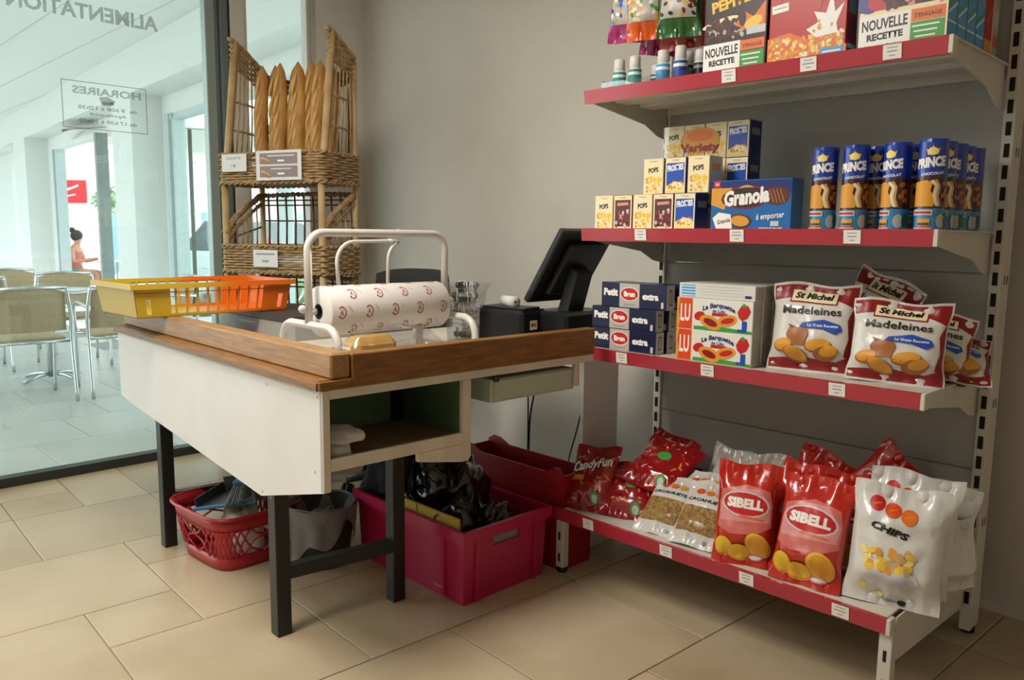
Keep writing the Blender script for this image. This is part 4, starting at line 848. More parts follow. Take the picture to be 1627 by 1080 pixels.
for sg in (-1, 1):
    x0, x1 = (hx - .003, hx) if sg > 0 else (-hx, -hx + .003)
    b = MB().box(x0, x1, -hyb, hyb, .0, .012).box(x0, x1, -hyb, hyb, hb - .032, hb - .028).box(x0, x1, -hyb, hyb, hb - .012, hb)
    for e0, e1 in ((-hyb, -hyb + .12), (hyb - .11, hyb)):
        c0 = e0 + .035 if e0 < 0 else e1 - .045
        b.box(x0, x1, e0, c0, .012, hb - .012).box(x0, x1, c0 + .018, e1, .012, hb - .012).box(x0, x1, c0, c0 + .018, .065, hb - .012)
    flare(b, hb, .10).build('long_side', m_yo, BK)
    for k in range(9): flare(MB().box(x0, x1, -hyb + .12 + (k + .5) * (2 * hyb - .23) / 9 - .004, -hyb + .12 + (k + .5) * (2 * hyb - .23) / 9 + .004, .012, hb - .012), hb, .10).build('bar', m_yo, BK)
    y0, y1 = (hyb - .003, hyb) if sg > 0 else (-hyb, -hyb + .003)
    flare(MB().box(-hx, hx, y0, y1, 0, hb), hb, .10).build('end_side', m_yo, BK)
b = MB(); hX, hY = hx * 1.10, hyb * 1.06
for q in ((-hX - .012, -hX, -hY - .012, hY + .012), (hX, hX + .012, -hY - .012, hY + .012), (-hX, hX, -hY - .012, -hY), (-hX, hX, hY, hY + .012)): b.box(*q, hb - .016, hb + .002)
b.build('rim', m_yo, BK)
# ---- till: printer, touch screen
m_till = mat('till_black', '#141517', .38, bump=(200, .02)); m_till2 = mat('till_grey', '#2a2c2e', .45)
PT = thing('receipt_printer', 'squat black receipt printer with a paper roll on top', 'printer', (-2.155, 2.10, ZT), (0, 0, radians(8)))
MB().box(-.115, .115, -.085, .075, 0, .125, b=.012).build('body', m_till, PT); MB().box(-.10, .10, -.055, .05, .125, .133, b=.004).build('cover', m_till2, PT)
MB().lathe([(.005, -.04), (.021, -.04), (.021, .04), (.005, .04)], 20, X=T(.0, -.01, .150) @ Rz(radians(-20)) @ Matrix.Rotation(pi / 2, 4, 'Y')).build('paper_roll', MATS['paper_white'], PT)
sp_ = Print(); sp_.rect(.03, .07, .045, .034, 'ink_white'); sp_.rect(.032, .07, .03, .014, 'ink_gold'); sp_.rect(.02, .071, .008, .012, 'ink_black'); sp_.build('sticker', lambda y, z: ((.115, y - .045, z), (1, 0, 0)), PT)
PS = thing('till_screen', 'black touch-screen till tilted back on its stand beside the shelves', 'till', (-2.02, 2.26, ZT), (0, 0, radians(2)))
MB().box(-.09, .10, -.12, .14, 0, .12, b=.012).build('base', m_till, PS)
MB().prism([(-.01, .11), (.04, .11), (.085, .26), (.05, .28)], 1, -.045, .045).build('stand_arm', m_till2, PS)
Xs = T(-.075, 0, .155) @ Matrix.Rotation(radians(33), 4, 'Y')
sc_ = MB().box(-.012, .016, -.155, .155, 0, .315, b=.006, X=Xs).box(.016, .042, -.10, .10, .05, .27, b=.008, X=Xs).build('screen', m_till, PS)
MB().box(-.0135, -.012, -.14, .14, .02, .295, X=Xs).build('display', mat('display_dark', '#0a0c10', .1), sc_)
for k in range(3): MB().box(-.002, .01, -.1565, -.155, .05 + k * .035, .062 + k * .035, X=Xs).build('port', m_till2, sc_)
MB().tube([(0, -.156, .03), (0, -.160, .03)], .012, 12).build('hinge_knob', m_till2, sc_)
kb = thing('cash_tray', 'low black till drawer box behind the wooden rail end', 'till', (-1.985, 2.11, ZT))
del kb['label'], kb['category']; bpy.data.objects.remove(kb)
def cable(label, pts, r=.0035): return tag(MB().tube(pts, r, 6).build('power_cable', m_till), label, 'cable', 'black cables hanging behind the counter')
def smooth_path(pts, n=8):
    P = [Vector(p) for p in pts]; P = [P[0]] + P + [P[-1]]; out = []
    for i in range(1, len(P) - 2):
        for k in range(n):
            t = k / n; out.append(.5 * ((2 * P[i]) + (-P[i - 1] + P[i + 1]) * t + (2 * P[i - 1] - 5 * P[i] + 4 * P[i + 1] - P[i + 2]) * t * t + (-P[i - 1] + 3 * P[i] - 3 * P[i + 1] + P[i + 2]) * t ** 3))
    return out + [P[-2]]
cable('thin black cable hanging nearest the drawer under the till', smooth_path([(-2.44, 2.45, .80), (-2.46, 2.50, .60), (-2.50, 2.55, .35), (-2.55, 2.60, .004)]))
cable('black cable hanging close beside the thin one under the till', smooth_path([(-2.40, 2.45, .80), (-2.42, 2.52, .60), (-2.50, 2.56, .35), (-2.52, 2.58, .004)]), .0045)
cable('black cable curving down alone near the counter end panel', smooth_path([(-2.10, 2.475, .80), (-2.12, 2.52, .66), (-2.20, 2.55, .40), (-2.28, 2.58, .2), (-2.30, 2.60, .004)]))
# ---- office chair behind the counter
m_fab = mat('chair_fabric', '#2b2c2a', .8, bump=(150, .1))
OC = thing('office_chair', 'dark office chair on castors standing behind the counter', 'chair', (-3.03, 2.23, 0), (0, 0, radians(20)))
b = MB()
def backf(a, c, s_):
    x = (a - .5) * .46; z = c * .42; e_ = (1 - abs(2 * a - 1) ** 5) ** .35 * (1 - abs(2 * c - 1) ** 5) ** .35
    return Vector((x * (1 - .12 * c * c), .20 - .10 * (2 * a - 1) ** 2 + s_ * .02 * e_, .61 + z * (1 - .06 * (2 * a - 1) ** 4)))
b.grid(lambda a, c: backf(a, c, -1), 20, 14); b.grid(lambda a, c: backf(a, c, 1), 20, 14, flip=True); b.build('backrest', m_fab, OC)
MB().box(-.22, .22, -.24, .19, .43, .50, b=.025).build('seat', m_fab, OC)
MB().tube([(0, -.02, .09), (0, -.02, .43)], .025, 10).build('column', m_till2, OC); MB().tube([(0, .17, .45), (0, .22, .50), (0, .235, .66)], .016, 8).build('back_support', m_till2, OC)
for k in range(5):
    a_ = 2 * pi * k / 5 + .3; sp2 = MB().tube([(0, -.02, .10), (.25 * cos(a_), -.02 + .25 * sin(a_), .07)], [.028, .018], 8).build('spoke', m_till2, OC)
    cx_, cy_ = .25 * cos(a_), -.02 + .25 * sin(a_); MB().lathe([(.001, -.02), (.026, -.02), (.026, -.006), (.014, -.004), (.014, .004), (.026, .006), (.026, .02), (.001, .02)], 14, X=T(cx_, cy_, .026) @ Matrix.Rotation(pi / 2, 4, 'Y')).tube([(cx_, cy_, .03), (cx_, cy_, .07)], .008, 6).build('castor', m_foot, sp2)
# ================================================================== WICKER BREAD STAND
m_wick = mat('wicker', '#b3956a', .6, var=('#8f7046', 30.0), bump=(120, .3))
m_cane = mat('cane_pole', '#bfa170', .5, var=('#a68858', 12.0))
m_wickd = mat('wicker_dark', '#7a5a3e', .6, var=('#5f442c', 25.0))
WS = thing('wicker_stand', 'tall wicker bread stand with three tray tiers behind the counter', 'stand', (-3.90, 1.775, 0), (0, 0, radians(20.9)))
WW, WD = .63, .30
def rect_path(x0, x1, y0, y1, r=.03, step=.018):
    pts = []
    for (cx, cy, a0) in ((x1 - r, y0 + r, -90), (x1 - r, y1 - r, 0), (x0 + r, y1 - r, 90), (x0 + r, y0 + r, 180)):
        pts += [(cx + r * cos(radians(a0 + k * 22.5)), cy + r * sin(radians(a0 + k * 22.5))) for k in range(5)]
    pts.append(pts[0]); out = []; acc = 0.
    for a, b in zip(pts[:-1], pts[1:]):
        L = math.hypot(b[0] - a[0], b[1] - a[1]); n = max(1, round(L / step))
        for k in range(n): t = k / n; out.append((a[0] + (b[0] - a[0]) * t, a[1] + (b[1] - a[1]) * t, acc + L * t))
        acc += L
    return out, acc
def wob(base, nrm, ph, amp, sp): return amp * sin(pi * base / sp + ph)
def woven(z0, z1, name='woven_band', x0=0, x1=WW, y0=0, y1=WD, rs=.0058):
    P, L = rect_path(x0, x1, y0, y1); n = int((z1 - z0) / .0122); b = MB(); cx, cy = (x0 + x1) / 2, (y0 + y1) / 2
    ns = round(L / .05); sp = L / ns if ns % 2 == 0 else L / (ns + 1)
    for k in range(n):
        pts = []
        for i, (x, y, s_) in enumerate(P):
            a, c = P[i - 1], P[(i + 1) % len(P)]; tx, ty = c[0] - a[0], c[1] - a[1]; ll = math.hypot(tx, ty); nx, ny = ty / ll, -tx / ll
            d = .0055 * sin(pi * s_ / sp + pi * k); pts.append((x + nx * d, y + ny * d, z0 + (k + .5) * (z1 - z0) / n))
        b.tube(pts, rs, 5, 0, True)
    for zz in (z0 - .004, z1 + .003):
        for ph in (0, pi):
            pts = []
            for i, (x, y, s_) in enumerate(P):
                a, c = P[i - 1], P[(i + 1) % len(P)]; tx, ty = c[0] - a[0], c[1] - a[1]; ll = math.hypot(tx, ty); nx, ny = ty / ll, -tx / ll
                d = .008 * cos(2 * pi * s_ / .07 + ph); pts.append((x + nx * d, y + ny * d, zz + .006 * sin(2 * pi * s_ / .07 + ph)))
            b.tube(pts, .006, 5, 0, True)
    return b.build(name, m_wick, WS)
def braid(pts, r=.012, name='braided_rail', m=None, turns=.06):
    P = smooth_path(pts, 10); b = MB(); acc = [0.]
    for a, c in zip(P[:-1], P[1:]): acc.append(acc[-1] + (c - a).length)
    for ph in (0, 2 * pi / 3, 4 * pi / 3):
        q = []
        for i, p in enumerate(P):
            t = (P[min(i + 1, len(P) - 1)] - P[max(i - 1, 0)]).normalized(); n1 = t.orthogonal().normalized() if abs(t.z) > .95 else Vector((0, 0, 1)).cross(t).normalized(); n2 = t.cross(n1)
            a_ = acc[i] / turns * 2 * pi + ph; q.append(p + (n1 * cos(a_) + n2 * sin(a_)) * r * .6)
        b.tube(q, r * .62, 5)
    return b.build(name, m or m_wick, WS)
def stake(p0, p1, r=.0048, m=None): return MB().tube([p0, tuple((Vector(p0) + Vector(p1)) / 2 + Vector((.003, .002, 0))), p1], r, 5).build('stake', m or m_wick, WS)
for x, y in ((.02, .018), (WW - .02, .018)):
    MB().tube([(x, y, 0), (x, y, 1.44)], .016, 8).build('post', m_cane, WS); MB().tube([(x, y, 1.44), (x, y + .03, 1.60), (x, y + .10, 2.13)], .0175, 8).build('post', m_cane, WS)
for x in (.02, WW - .02): MB().tube([(x, WD - .018, 0), (x, WD - .018, 2.0)], .014, 8).build('post', m_cane, WS)
def floor_z(z): MB().box(.02, WW - .02, .02, WD - .02, z - .008, z).build('tray_floor', m_wickd, WS)
woven(1.435, 1.565); floor_z(1.445); woven(1.005, 1.125); floor_z(1.015); woven(.56, .68); floor_z(.57); woven(.12, .24); floor_z(.13)
for x in (.02, WW - .02):                       # upper side walls
    for k in range(6):
        t = (k + 1) / 7; y = .03 + t * (WD - .05); yt = .10 + t * (WD - .12); stake((x, y, 1.565), (x, yt, 2.0 - .07 * t))
    for z in (1.70, 1.84): f_ = (z - 1.6) / .53 * .07 + .048; MB().tube([(x - .012, f_, z), (x + .01, .17, z - .008), (x - .008, WD - .01, z - .015)], .006, 5).build('tie', m_wick, WS)
    b = MB()
    for k in range(9):
        z = 2.01 + k * .0125
        b.tube([(x + (.006 if (i + k) % 2 else -.006), .085 + (WD - .09) * i / 8 + .0, z - (.09) * (i / 8) ** 1.2) for i in range(9)], .0062, 5)
    b.build('woven_band', m_wick, WS); braid([(x, .08, 2.135), (x, .17, 2.10), (x, WD - .01, 2.03)], .012)
b = MB()
for k in range(5):
    b.tube([(.02 + (WW - .04) * i / 26, WD - .012 + (.006 if (i + k) % 2 else -.006), 2.0 - .065 * abs(sin(pi * i / 26)) ** .6 - k * .0125) for i in range(27)], .006, 5)
b.build('woven_band', m_wickd, WS); braid([(.02, WD - .012, 2.02), (.12, WD - .012, 1.965), (WW / 2, WD - .012, 1.945), (WW - .12, WD - .012, 1.965), (WW - .02, WD - .012, 2.02)], .011, m=m_wickd)
for k in range(9): x = .06 + k * (WW - .12) / 8; stake((x, WD - .012, 1.565), (x, WD - .012, 1.90), m=m_wickd)
for (zb, zf, zr) in ((1.125, 1.19, 1.385), (.68, .75, .965), (.24, .31, .52)):  # lower tiers: sloping braids, back lattice
    for x in (.02, WW - .02):
        braid([(x, .01, zf), (x, .10, zf + (zr - zf) * .45), (x, WD - .03, zr)], .016); braid([(x, .025, zf - .035), (x, .11, zf - .035 + (zr - zf) * .42), (x, WD - .03, zr - .045)], .010)
        for k in range(6): t = (k + 1) / 7; stake((x, .02 + t * (WD - .05), zb), (x, .02 + t * (WD - .05), zf + (zr - zf) * t - .02), .004)
        MB().tube([(x, .05, zb + .04), (x, WD - .02, zb + .10)], .005, 5).build('tie', m_wickd, WS)
    braid([(.02, WD - .012, zr), (WW / 2, WD - .012, zr + .005), (WW - .02, WD - .012, zr)], .013, m=m_wickd)
    for z in (zr - .025, zr - .05, (zr + zb) / 2): MB().tube([(.02, WD - .008, z), (WW - .02, WD - .008, z)], .0045, 5).build('tie', m_wickd, WS)
    for k in range(10): x = .055 + k * (WW - .11) / 9; stake((x, WD - .012, zb), (x, WD - .012, zr), .0055, m_wickd)
m_card = mat('card_white', '#d9d8d8', .6); m_cardb = mat('card_brown', '#8c7d78', .6)
def card(x0, x1, z0, z1, fill):
    o = MB().box(x0, x1, -.022, -.0205, z0, z1).build('price_card', m_card, WS); fill.build('card_print', front(-.022), o)
card(.045, .20, 1.485, 1.568, Print().text('BAGUETTE', .12, 1.548, .09, 'ink_grey', h=.012, bold=.01).text('1 €', .12, 1.513, .024, 'ink_black', h=.014, bold=.01))
pc = Print()
for z in (1.540, 1.480): pc.rect(.395, z, .225, .052, 'card_brown')
pc.rect(.41, 1.553, .16, .006, 'ink_lgrey'); pc.rect(.41, 1.530, .04, .008, 'ink_white'); pc.rect(.41, 1.493, .12, .006, 'ink_lgrey'); pc.rect(.41, 1.470, .04, .008, 'ink_white')
for z in (1.535, 1.472): pc.ell(.315, z, .03, .008, 'ink_tan', -.4); pc.ell(.32, z - .008, .03, .007, 'ink_lbrown', -.4)
card(.260, .530, 1.440, 1.578, pc)
card(.225, .375, 1.03, 1.112, Print().rect(.30, 1.092, .115, .008, 'ink_grey').rect(.30, 1.058, .04, .010, 'ink_grey'))
# baguettes
m_bag = mat('baguette_crust', '#c2924a', .55, var=('#a37034', 9.0, (3, 3, 1.2)), bump=(40, .4)); m_bag2 = mat('baguette_score', '#cfa562', .7, bump=(60, .3))
def baguette_mesh(seed, L=.575, R=.034):
    r = random.Random(seed); b = MB(); pts = []; rs = []
    bend = r.uniform(-.008, .008)
    for i in range(17):
        t = i / 16; pts.append((bend * sin(pi * t) + .003 * sin(9 * t + seed), .004 * sin(7 * t + seed), L * t)); rs.append(R * max(.12, (1 - abs(2 * t - 1) ** 5) ** .5) * (1 + .06 * sin(t * 22 + seed)))
    b.tube(pts, rs, 12, 0)
    for k in range(5):
        t = .2 + k * .15; z = L * t; a0 = .2; q = []
        for i in range(7): s_ = i / 6 - .5; th = -pi / 2 + s_ * .9; q.append((R * 1.0 * cos(th), R * 1.0 * sin(th), z + s_ * .11))
        b.tube(q, [.001, .005, .008, .009, .008, .005, .001], 6, 1)
    return b.mesh('baguette', [m_bag, m_bag2])
bm = [baguette_mesh(s_) for s_ in (1, 2, 3)]
Wm = T(-3.90, 1.775, 0) @ Rz(radians(20.9))
for k in range(8):
    q_ = Wm @ Vector((.13 + k * .057, .165 + (.03 if k % 2 else 0), 1.4465))
    o = obj('baguette', bm[k % 3], None, q_, (radians(-3 + .5 * (k % 3)), radians((k * 37 % 7 - 3) * .35), radians(20.9)))
    tag(o, 'golden brown baguette standing upright in the top wicker tray', 'baguette', 'baguettes in the wicker stand')
# ================================================================== UNDER THE COUNTER
m_red = mat('plastic_red', '#a3121a', .35, coat=.2); m_pink = mat('plastic_pink', '#b81a50', .4, coat=.15); m_dred = mat('plastic_darkred', '#9a0f16', .42)
RB = thing('shopping_basket', 'red plastic shopping basket with lattice sides under the counter', 'basket', (-2.80, 1.300, 0), (0, 0, radians(4)))
bx_, by_, bh = .205, .185, .205
def rr(a, sx, sy, e=4.5):
    c, s_ = cos(a), sin(a); return (sx * (abs(c) ** (2 / e)) * (1 if c >= 0 else -1), sy * (abs(s_) ** (2 / e)) * (1 if s_ >= 0 else -1))
def bsk(a, z, extra=0.): k = .80 + .20 * z / bh; x, y = rr(a, bx_ * k + extra, by_ * k + extra); return (x, y, z)
NB = 72
def bandp(z0, z1, name, t=.003):
    b = MB(); vs = []; 
    for z, ex in ((z0, 0), (z1, 0), (z1, -t), (z0, -t)): vs += [bsk(2 * pi * k / NB, z, ex) for k in range(NB)]
    b.add(vs, [(r_ * NB + k, r_ * NB + (k + 1) % NB, ((r_ + 1) % 4) * NB + (k + 1) % NB, ((r_ + 1) % 4) * NB + k) for r_ in range(4) for k in range(NB)], 0, True); return b.build(name, m_red, RB)
bandp(.0, .055, 'lower_wall'); bandp(.150, bh, 'upper_wall')
b = MB(); b.tube([bsk(2 * pi * k / NB, bh, .004) for k in range(NB)], .007, 6, 0, True); b.build('rim', m_red, RB)
b = MB(); vs = [bsk(2 * pi * k / NB, .003, -.002) for k in range(NB)]; b.add(vs, [tuple(range(NB))]); b.build('floor', m_red, RB)
b = MB()
for k in range(36):
    for sg in (-1, 1):
        a0 = 2 * pi * k / 36; b.tube([bsk(a0 + sg * .26 * t, .05 + .105 * t, -.0015) for t in (0, .25, .5, .75, 1)], .0042, 5, 0)
lt = b.build('lattice', m_red, RB); lt['kind'] = 'stuff'
for k in range(4):
    a0 = pi / 4 + k * pi / 2; b = MB(); b.grid(lambda a, c: Vector(bsk(a0 - .28 + .56 * a, .05 + .105 * c, .0005)), 8, 2); b.grid(lambda a, c: Vector(bsk(a0 - .28 + .56 * a, .05 + .105 * c, -.003)), 8, 2, flip=True); b.build('corner_post', m_red, RB)
MB().tube([bsk(pi + .62, bh, .002)] + [bsk(pi + .62 - 1.24 * t, bh + .004 - .012 * sin(pi * t), .016) for t in (.1, .3, .5, .7, .9)] + [bsk(pi - .62, bh, .002)], .0032, 6).build('carry_handle', m_wire, RB)
heap('white_rag', 'crumpled white rag lying inside the red shopping basket', 'cloth', (-2.80, 1.31, .006), .10, .09, .17, m_cloth, 8, .2)
m_dpan = mat('dustpan_grey', '#3c4248', .5); m_dblue = mat('dustpan_blue', '#3e7fae', .45); m_brist = mat('bristles', '#9aa3a8', .8, var=('#5d666c', 60.0))
DPn = thing('dustpan', 'dark grey dustpan with a blue lip sticking out of the red basket', 'dustpan', (-2.77, 1.25, .205), (radians(0), radians(-10), radians(38)))
MB().prism([(-.12, -.015), (.12, -.015), (.10, .20), (-.10, .20)], 2, -.003, .0).box(-.12, -.116, -.01, .20, 0, .035).box(.116, .12, -.01, .20, 0, .035).box(-.11, .11, .196, .20, 0, .055).build('pan', m_dpan, DPn)
MB().box(-.124, .124, -.028, -.008, -.006, .004, b=.002).build('lip', m_dblue, DPn); MB().tube([(0, .2, .04), (0, .27, .065), (0, .32, .07)], .013, 8).build('handle', m_dpan, DPn)
HB = thing('hand_brush', 'small hand brush with blue handle lying on the dustpan', 'brush', (-2.745, 1.30, .222), (0, radians(-12), radians(38)))
b = MB(); rb = random.Random(4)
for k in range(90): x, y = rb.uniform(-.035, .035), rb.uniform(-.075, .02); b.tube([(x * .7, y * .6 + .03, .055), (x, y - .02, .004)], .0022, 4)
br = b.build('bristles', m_brist, HB); br['kind'] = 'stuff'
MB().box(-.032, .032, .0, .06, .050, .068, b=.006).tube([(0, .05, .06), (0, .10, .074), (0, .17, .078)], [.012, .014, .011], 8).build('handle', m_dblue, HB)
# waste bin with liner
m_bin = mat('bin_dark', '#24262a', .45); 
WB = thing('waste_bin', 'round dark waste bin lined with a translucent grey bag', 'bin', (-2.505, 1.485, 0))
MB().lathe([(.001, .002), (.088, .002), (.092, 0), (.095, .004), (.122, .222), (.126, .225), (.119, .225), (.09, .006), (.001, .006)], 32).build('bucket', m_bin, WB)
def liner(a, c):
    th = 2 * pi * a; low = .10 + .045 * sin(th * 2 + 1) + .03 * sin(th * 5); z = .232 - c * (.232 - low) if c > .08 else .226 + .006 * (c / .08)
    r_ = .128 + .006 * noise.noise(Vector((cos(th) * 3, sin(th) * 3, z * 14))) + .012 * c * (.5 + .5 * sin(th * 9 + 2)) - .016 * c
    return Vector((r_ * cos(th), r_ * sin(th), z))
m_liner = mat('liner_grey', '#8d8b90', .35, alpha=.75, bump=(40, .5))
b = MB(); b.grid(liner, 64, 10); b.grid(lambda a, c: Vector(((.125 - .028 * c + .004 * sin(a * 44)) * cos(2 * pi * a), (.125 - .028 * c + .004 * sin(a * 44)) * sin(2 * pi * a), .232 - .12 * c)), 64, 6, flip=True); b.build('bag_liner', m_liner, WB)
heap('crumpled_waste', 'crumpled grey plastic waste inside the lined bin', 'rubbish', (-2.505, 1.485, .07), .075, .075, .12, mat('waste_grey', '#77757a', .5, bump=(30, .5)), 12, .3)
# pink crate
PC = thing('storage_crate', 'bright pink plastic storage crate under the counter', 'crate', (-2.165, 1.808, 0))
cx_, cy_, ch = .29, .185, .25
def crate_wall(x0, x1, y0, y1, m, root, name, h=ch, k=.04, z0=.0):
    b = MB().box(x0, x1, y0, y1, z0, h); b.v = [(x * (1 + k * z / h), y * (1 + k * z / h), z) for x, y, z in b.v]; return b.build(name, m, root)
t_ = .006; kk = .04
for q in ((-cx_, cx_, -cy_, -cy_ + t_), (-cx_, cx_, cy_ - t_, cy_), (-cx_, -cx_ + t_, -cy_ + t_, cy_ - t_)): crate_wall(*q, m_pink, PC, 'wall')
b = MB(); x0, x1 = cx_ - t_, cx_                                     # end wall with a hand hole
for q in ((-cy_ + t_, -.06, 0, ch), (.06, cy_ - t_, 0, ch), (-.06, .06, 0, .175), (-.06, .06, .205, ch)): b.box(x0, x1, q[0], q[1], q[2], q[3])
b.v = [(x * (1 + kk * z / ch), y * (1 + kk * z / ch), z) for x, y, z in b.v]; ew = b.build('end_wall', m_pink, PC)
MB().box((cx_ - .012) * 1.03, (cx_ - .008) * 1.03, -.065, .065, .17, .21).build('hand_hole_plate', mat('plate_grey', '#8a8480', .6), ew)
MB().box(-cx_ + t_, cx_ - t_, -cy_ + t_, cy_ - t_, .01, .016).build('floor', m_pink, PC)
X_, Y_ = cx_ * 1.04, cy_ * 1.04; b = MB()
for q in ((-X_ - .014, X_ + .014, -Y_ - .014, -Y_), (-X_ - .014, X_ + .014, Y_, Y_ + .014), (-X_ - .014, -X_, -Y_, Y_), (X_, X_ + .014, -Y_, Y_)): b.box(*q, ch - .035, ch + .004)
b.build('rim', m_pink, PC)
for x in (cx_ + .002,):
    for y in (-cy_ + .05, cy_ - .05): MB().box(x, x + .012, y - .007, y + .007, .004, .22).build('rib', m_pink, PC)
for x in (-.12, .2): MB().box(x - .006, x + .006, -cy_ - .010, -cy_ + .002, .01, .215).build('rib', m_pink, PC)
Print().rect(-.02, .05, .10, .006, 'ink_pink').rect(.17, .03, .06, .004, 'ink_pink').build('scuff_marks', front(-cy_ - .001), PC)
m_bbag = mat('film_black', '#0b0c0d', .16, coat=.6, bump=(18, .6))
def pheap(name, label, loc, rx, ry, h, seed, m=m_bbag, cat='bag', group='black bags heaped in the pink crate', amp=.35): return heap(name, label, cat, loc, rx, ry, h, m, seed, amp, seed * 31, 40, 18, 9, group, .5)
pheap('black_bag', 'big glossy black plastic bag on top of the heap in the pink crate', (-2.20, 1.83, .15), .15, .12, .24, 21)
pheap('black_bag', 'glossy black plastic bag low at the open end of the pink crate', (-2.02, 1.80, .02), .13, .13, .27, 22); pheap('black_bag', 'glossy black plastic bag at the far end of the pink crate', (-2.32, 1.80, .02), .12, .13, .34, 23)
yb = tag(MB().box(-.16, .16, -.004, .004, 0, .125).build('yellow_card', mat('card_yellow', '#c7ab4a', .7, var=('#b99a3a', 6.0)), None, (-2.06, 1.636, .16), (radians(4), 0, 0)), 'yellow card strip wedged along the rim of the pink crate', 'card')
Print().rect(-.06, .11, .004, .03, 'ink_black', .1).poly([(.03, .10), (.05, .118), (.065, .116), (.05, .108), (.036, .09)], 'ink_black').build('ink_marks', front(-.0045), yb)
heap('folded_jacket', 'dark blue jacket bundled over the end of the pink crate', 'jacket', (-2.40, 1.73, .255), .10, .10, .17, mat('denim_dark', '#1d2735', .85, bump=(40, .6)), 14, .3, 0, 40, 18, 9, None, .45)
# tall red box behind
RC = thing('plastic_box', 'tall dark red plastic box standing behind the pink crate', 'box', (-2.12, 2.06, 0))
prof = [(-.275, 0), (.275, 0), (.28, .355), (.265, .375), (.235, .375), (.19, .352), (-.16, .352), (-.21, .375), (-.25, .378), (-.28, .36)]
MB().prism(prof, 1, 0, .006).build('front_wall', m_dred, RC); MB().prism(prof, 1, .154, .16).build('rear_wall', m_dred, RC)
for x in (-.276, .270): MB().box(x, x + .006, .006, .154, 0, .35).build('end_wall', m_dred, RC)
MB().box(-.27, .27, .006, .154, .004, .01).build('floor', m_dred, RC)
# ================================================================== OUTSIDE
m_alu = mat('aluminium', '#c9ced0', .25, metal=.85); m_weave = mat('rattan_beige', '#a08c6f', .6, var=('#b9a585', 60.0, (1, 1, 6)), bump=(160, .4)); m_ttop = mat('table_steel', '#b9bcba', .3, metal=.7)
def cafe_chair():
    r = thing('cafe_chair', 'beige woven cafe chair', 'chair', group='cafe chairs on the terrace')          # faces +y, back at -y
    def bk(a, c, s_): u = 2 * a - 1; return Vector((u * .225 * (1 - .06 * c), -.20 - .05 * (1 - u * u) - .05 * c + s_ * .006, .50 + .30 * c - .03 * c * abs(u) ** 3))
    b = MB(); b.grid(lambda a, c: bk(a, c, -1), 14, 10); b.grid(lambda a, c: bk(a, c, 1), 14, 10, flip=True); b.build('backrest', m_weave, r)
    MB().box(-.22, .22, -.21, .22, .435, .455, b=.008).build('seat', m_weave, r)
    for sx in (-1, 1):
        MB().tube(smooth_path([(sx * .245, -.30, 0), (sx * .245, -.24, .42), (sx * .245, -.25, .62), (sx * .22, -.27, .80)], 5), .0125, 7).build('leg', m_alu, r)
        MB().tube(smooth_path([(sx * .245, .24, 0), (sx * .25, .20, .44), (sx * .255, .20, .62), (sx * .255, .12, .665), (sx * .25, -.20, .66), (sx * .235, -.25, .66)], 5), .0125, 7).build('leg', m_alu, r)
    MB().tube([(-.22, -.27, .80), (0, -.315, .81), (.22, -.27, .80)], .0125, 7).build('top_tube', m_alu, r)
    for y in (-.22, .20): MB().tube([(-.245, y, .425), (.245, y, .425)], .010, 6).build('seat_tube', m_alu, r)
    return r
c0 = cafe_chair()
spots = [((-6.42, 1.455), 90, 'beige woven cafe chair with its back squarely to the shop glass'), ((-6.40, 2.08), 84, 'beige woven cafe chair beside it, half hidden by the counter basket'), ((-6.95, .98), 60, 'beige woven cafe chair at the free end of the terrace row'), ((-7.85, 2.18), -95, 'beige woven cafe chair across the near table facing the shop'), ((-8.75, 1.95), -90, 'beige woven cafe chair across the far table, farthest from the glass'), ((-8.05, 1.45), 85, 'beige woven cafe chair between the two terrace tables'), ((-7.0, 2.62), 175, 'beige woven cafe chair standing by the terrace column side of the near table')]
for i, ((x, y), a, lb) in enumerate(spots):
    o = c0 if i == 0 else copy_tree(c0); o.location = (x, y, -.002); o.rotation_euler = (0, 0, radians(a)); o['label'] = lb
def cafe_table(x, y, lb):
    r = thing('cafe_table', lb, 'table', (x, y, -.002), group='round cafe tables on the terrace')
    MB().lathe([(.001, .70), (.34, .70), (.352, .708), (.352, .718), (.34, .724), (.001, .724)], 36).build('tabletop', m_ttop, r)
    MB().tube([(0, 0, .03), (0, 0, .70)], .028, 10).build('pedestal', m_alu, r)
    for k in range(4): a = k * pi / 2 + .5; MB().tube([(0, 0, .06), (.14 * cos(a), .14 * sin(a), .05), (.27 * cos(a), .27 * sin(a), .015)], .015, 6).build('foot', m_alu, r)
cafe_table(-7.12, 1.80, 'round steel cafe table just outside the shop glass'); cafe_table(-8.55, 1.35, 'round steel cafe table farther out on the terrace'); 
# --- seated woman on the plaza
m_skin = mat('skin', '#c08a72', .6); m_hair = mat('hair_dark', '#2e2420', .7); m_top = mat('cloth_pinkred', '#b5695f', .8); m_short = mat('cloth_green', '#4d8f7c', .8)
PN = thing('person', 'person with dark bun in a pink top sitting at an outdoor table', 'person', (-15.45, 4.36, -.05), (0, 0, radians(50))); PN.scale = (.93, .93, .93)
def skin_mesh(name, V_, E_, R_, m, parent, sub=2):
    me = bpy.data.meshes.new(name); me.from_pydata(V_, E_, []); me.materials.append(m); o = obj(name, me, parent); md = o.modifiers.new('skin', 'SKIN'); md.use_smooth_shade = True
    for i, r_ in enumerate(R_): me.skin_vertices[0].data[i].radius = (r_, r_) if not isinstance(r_, tuple) else r_
    me.skin_vertices[0].data[0].use_root = True; s_ = o.modifiers.new('sub', 'SUBSURF'); s_.levels = sub; s_.render_levels = sub; return o
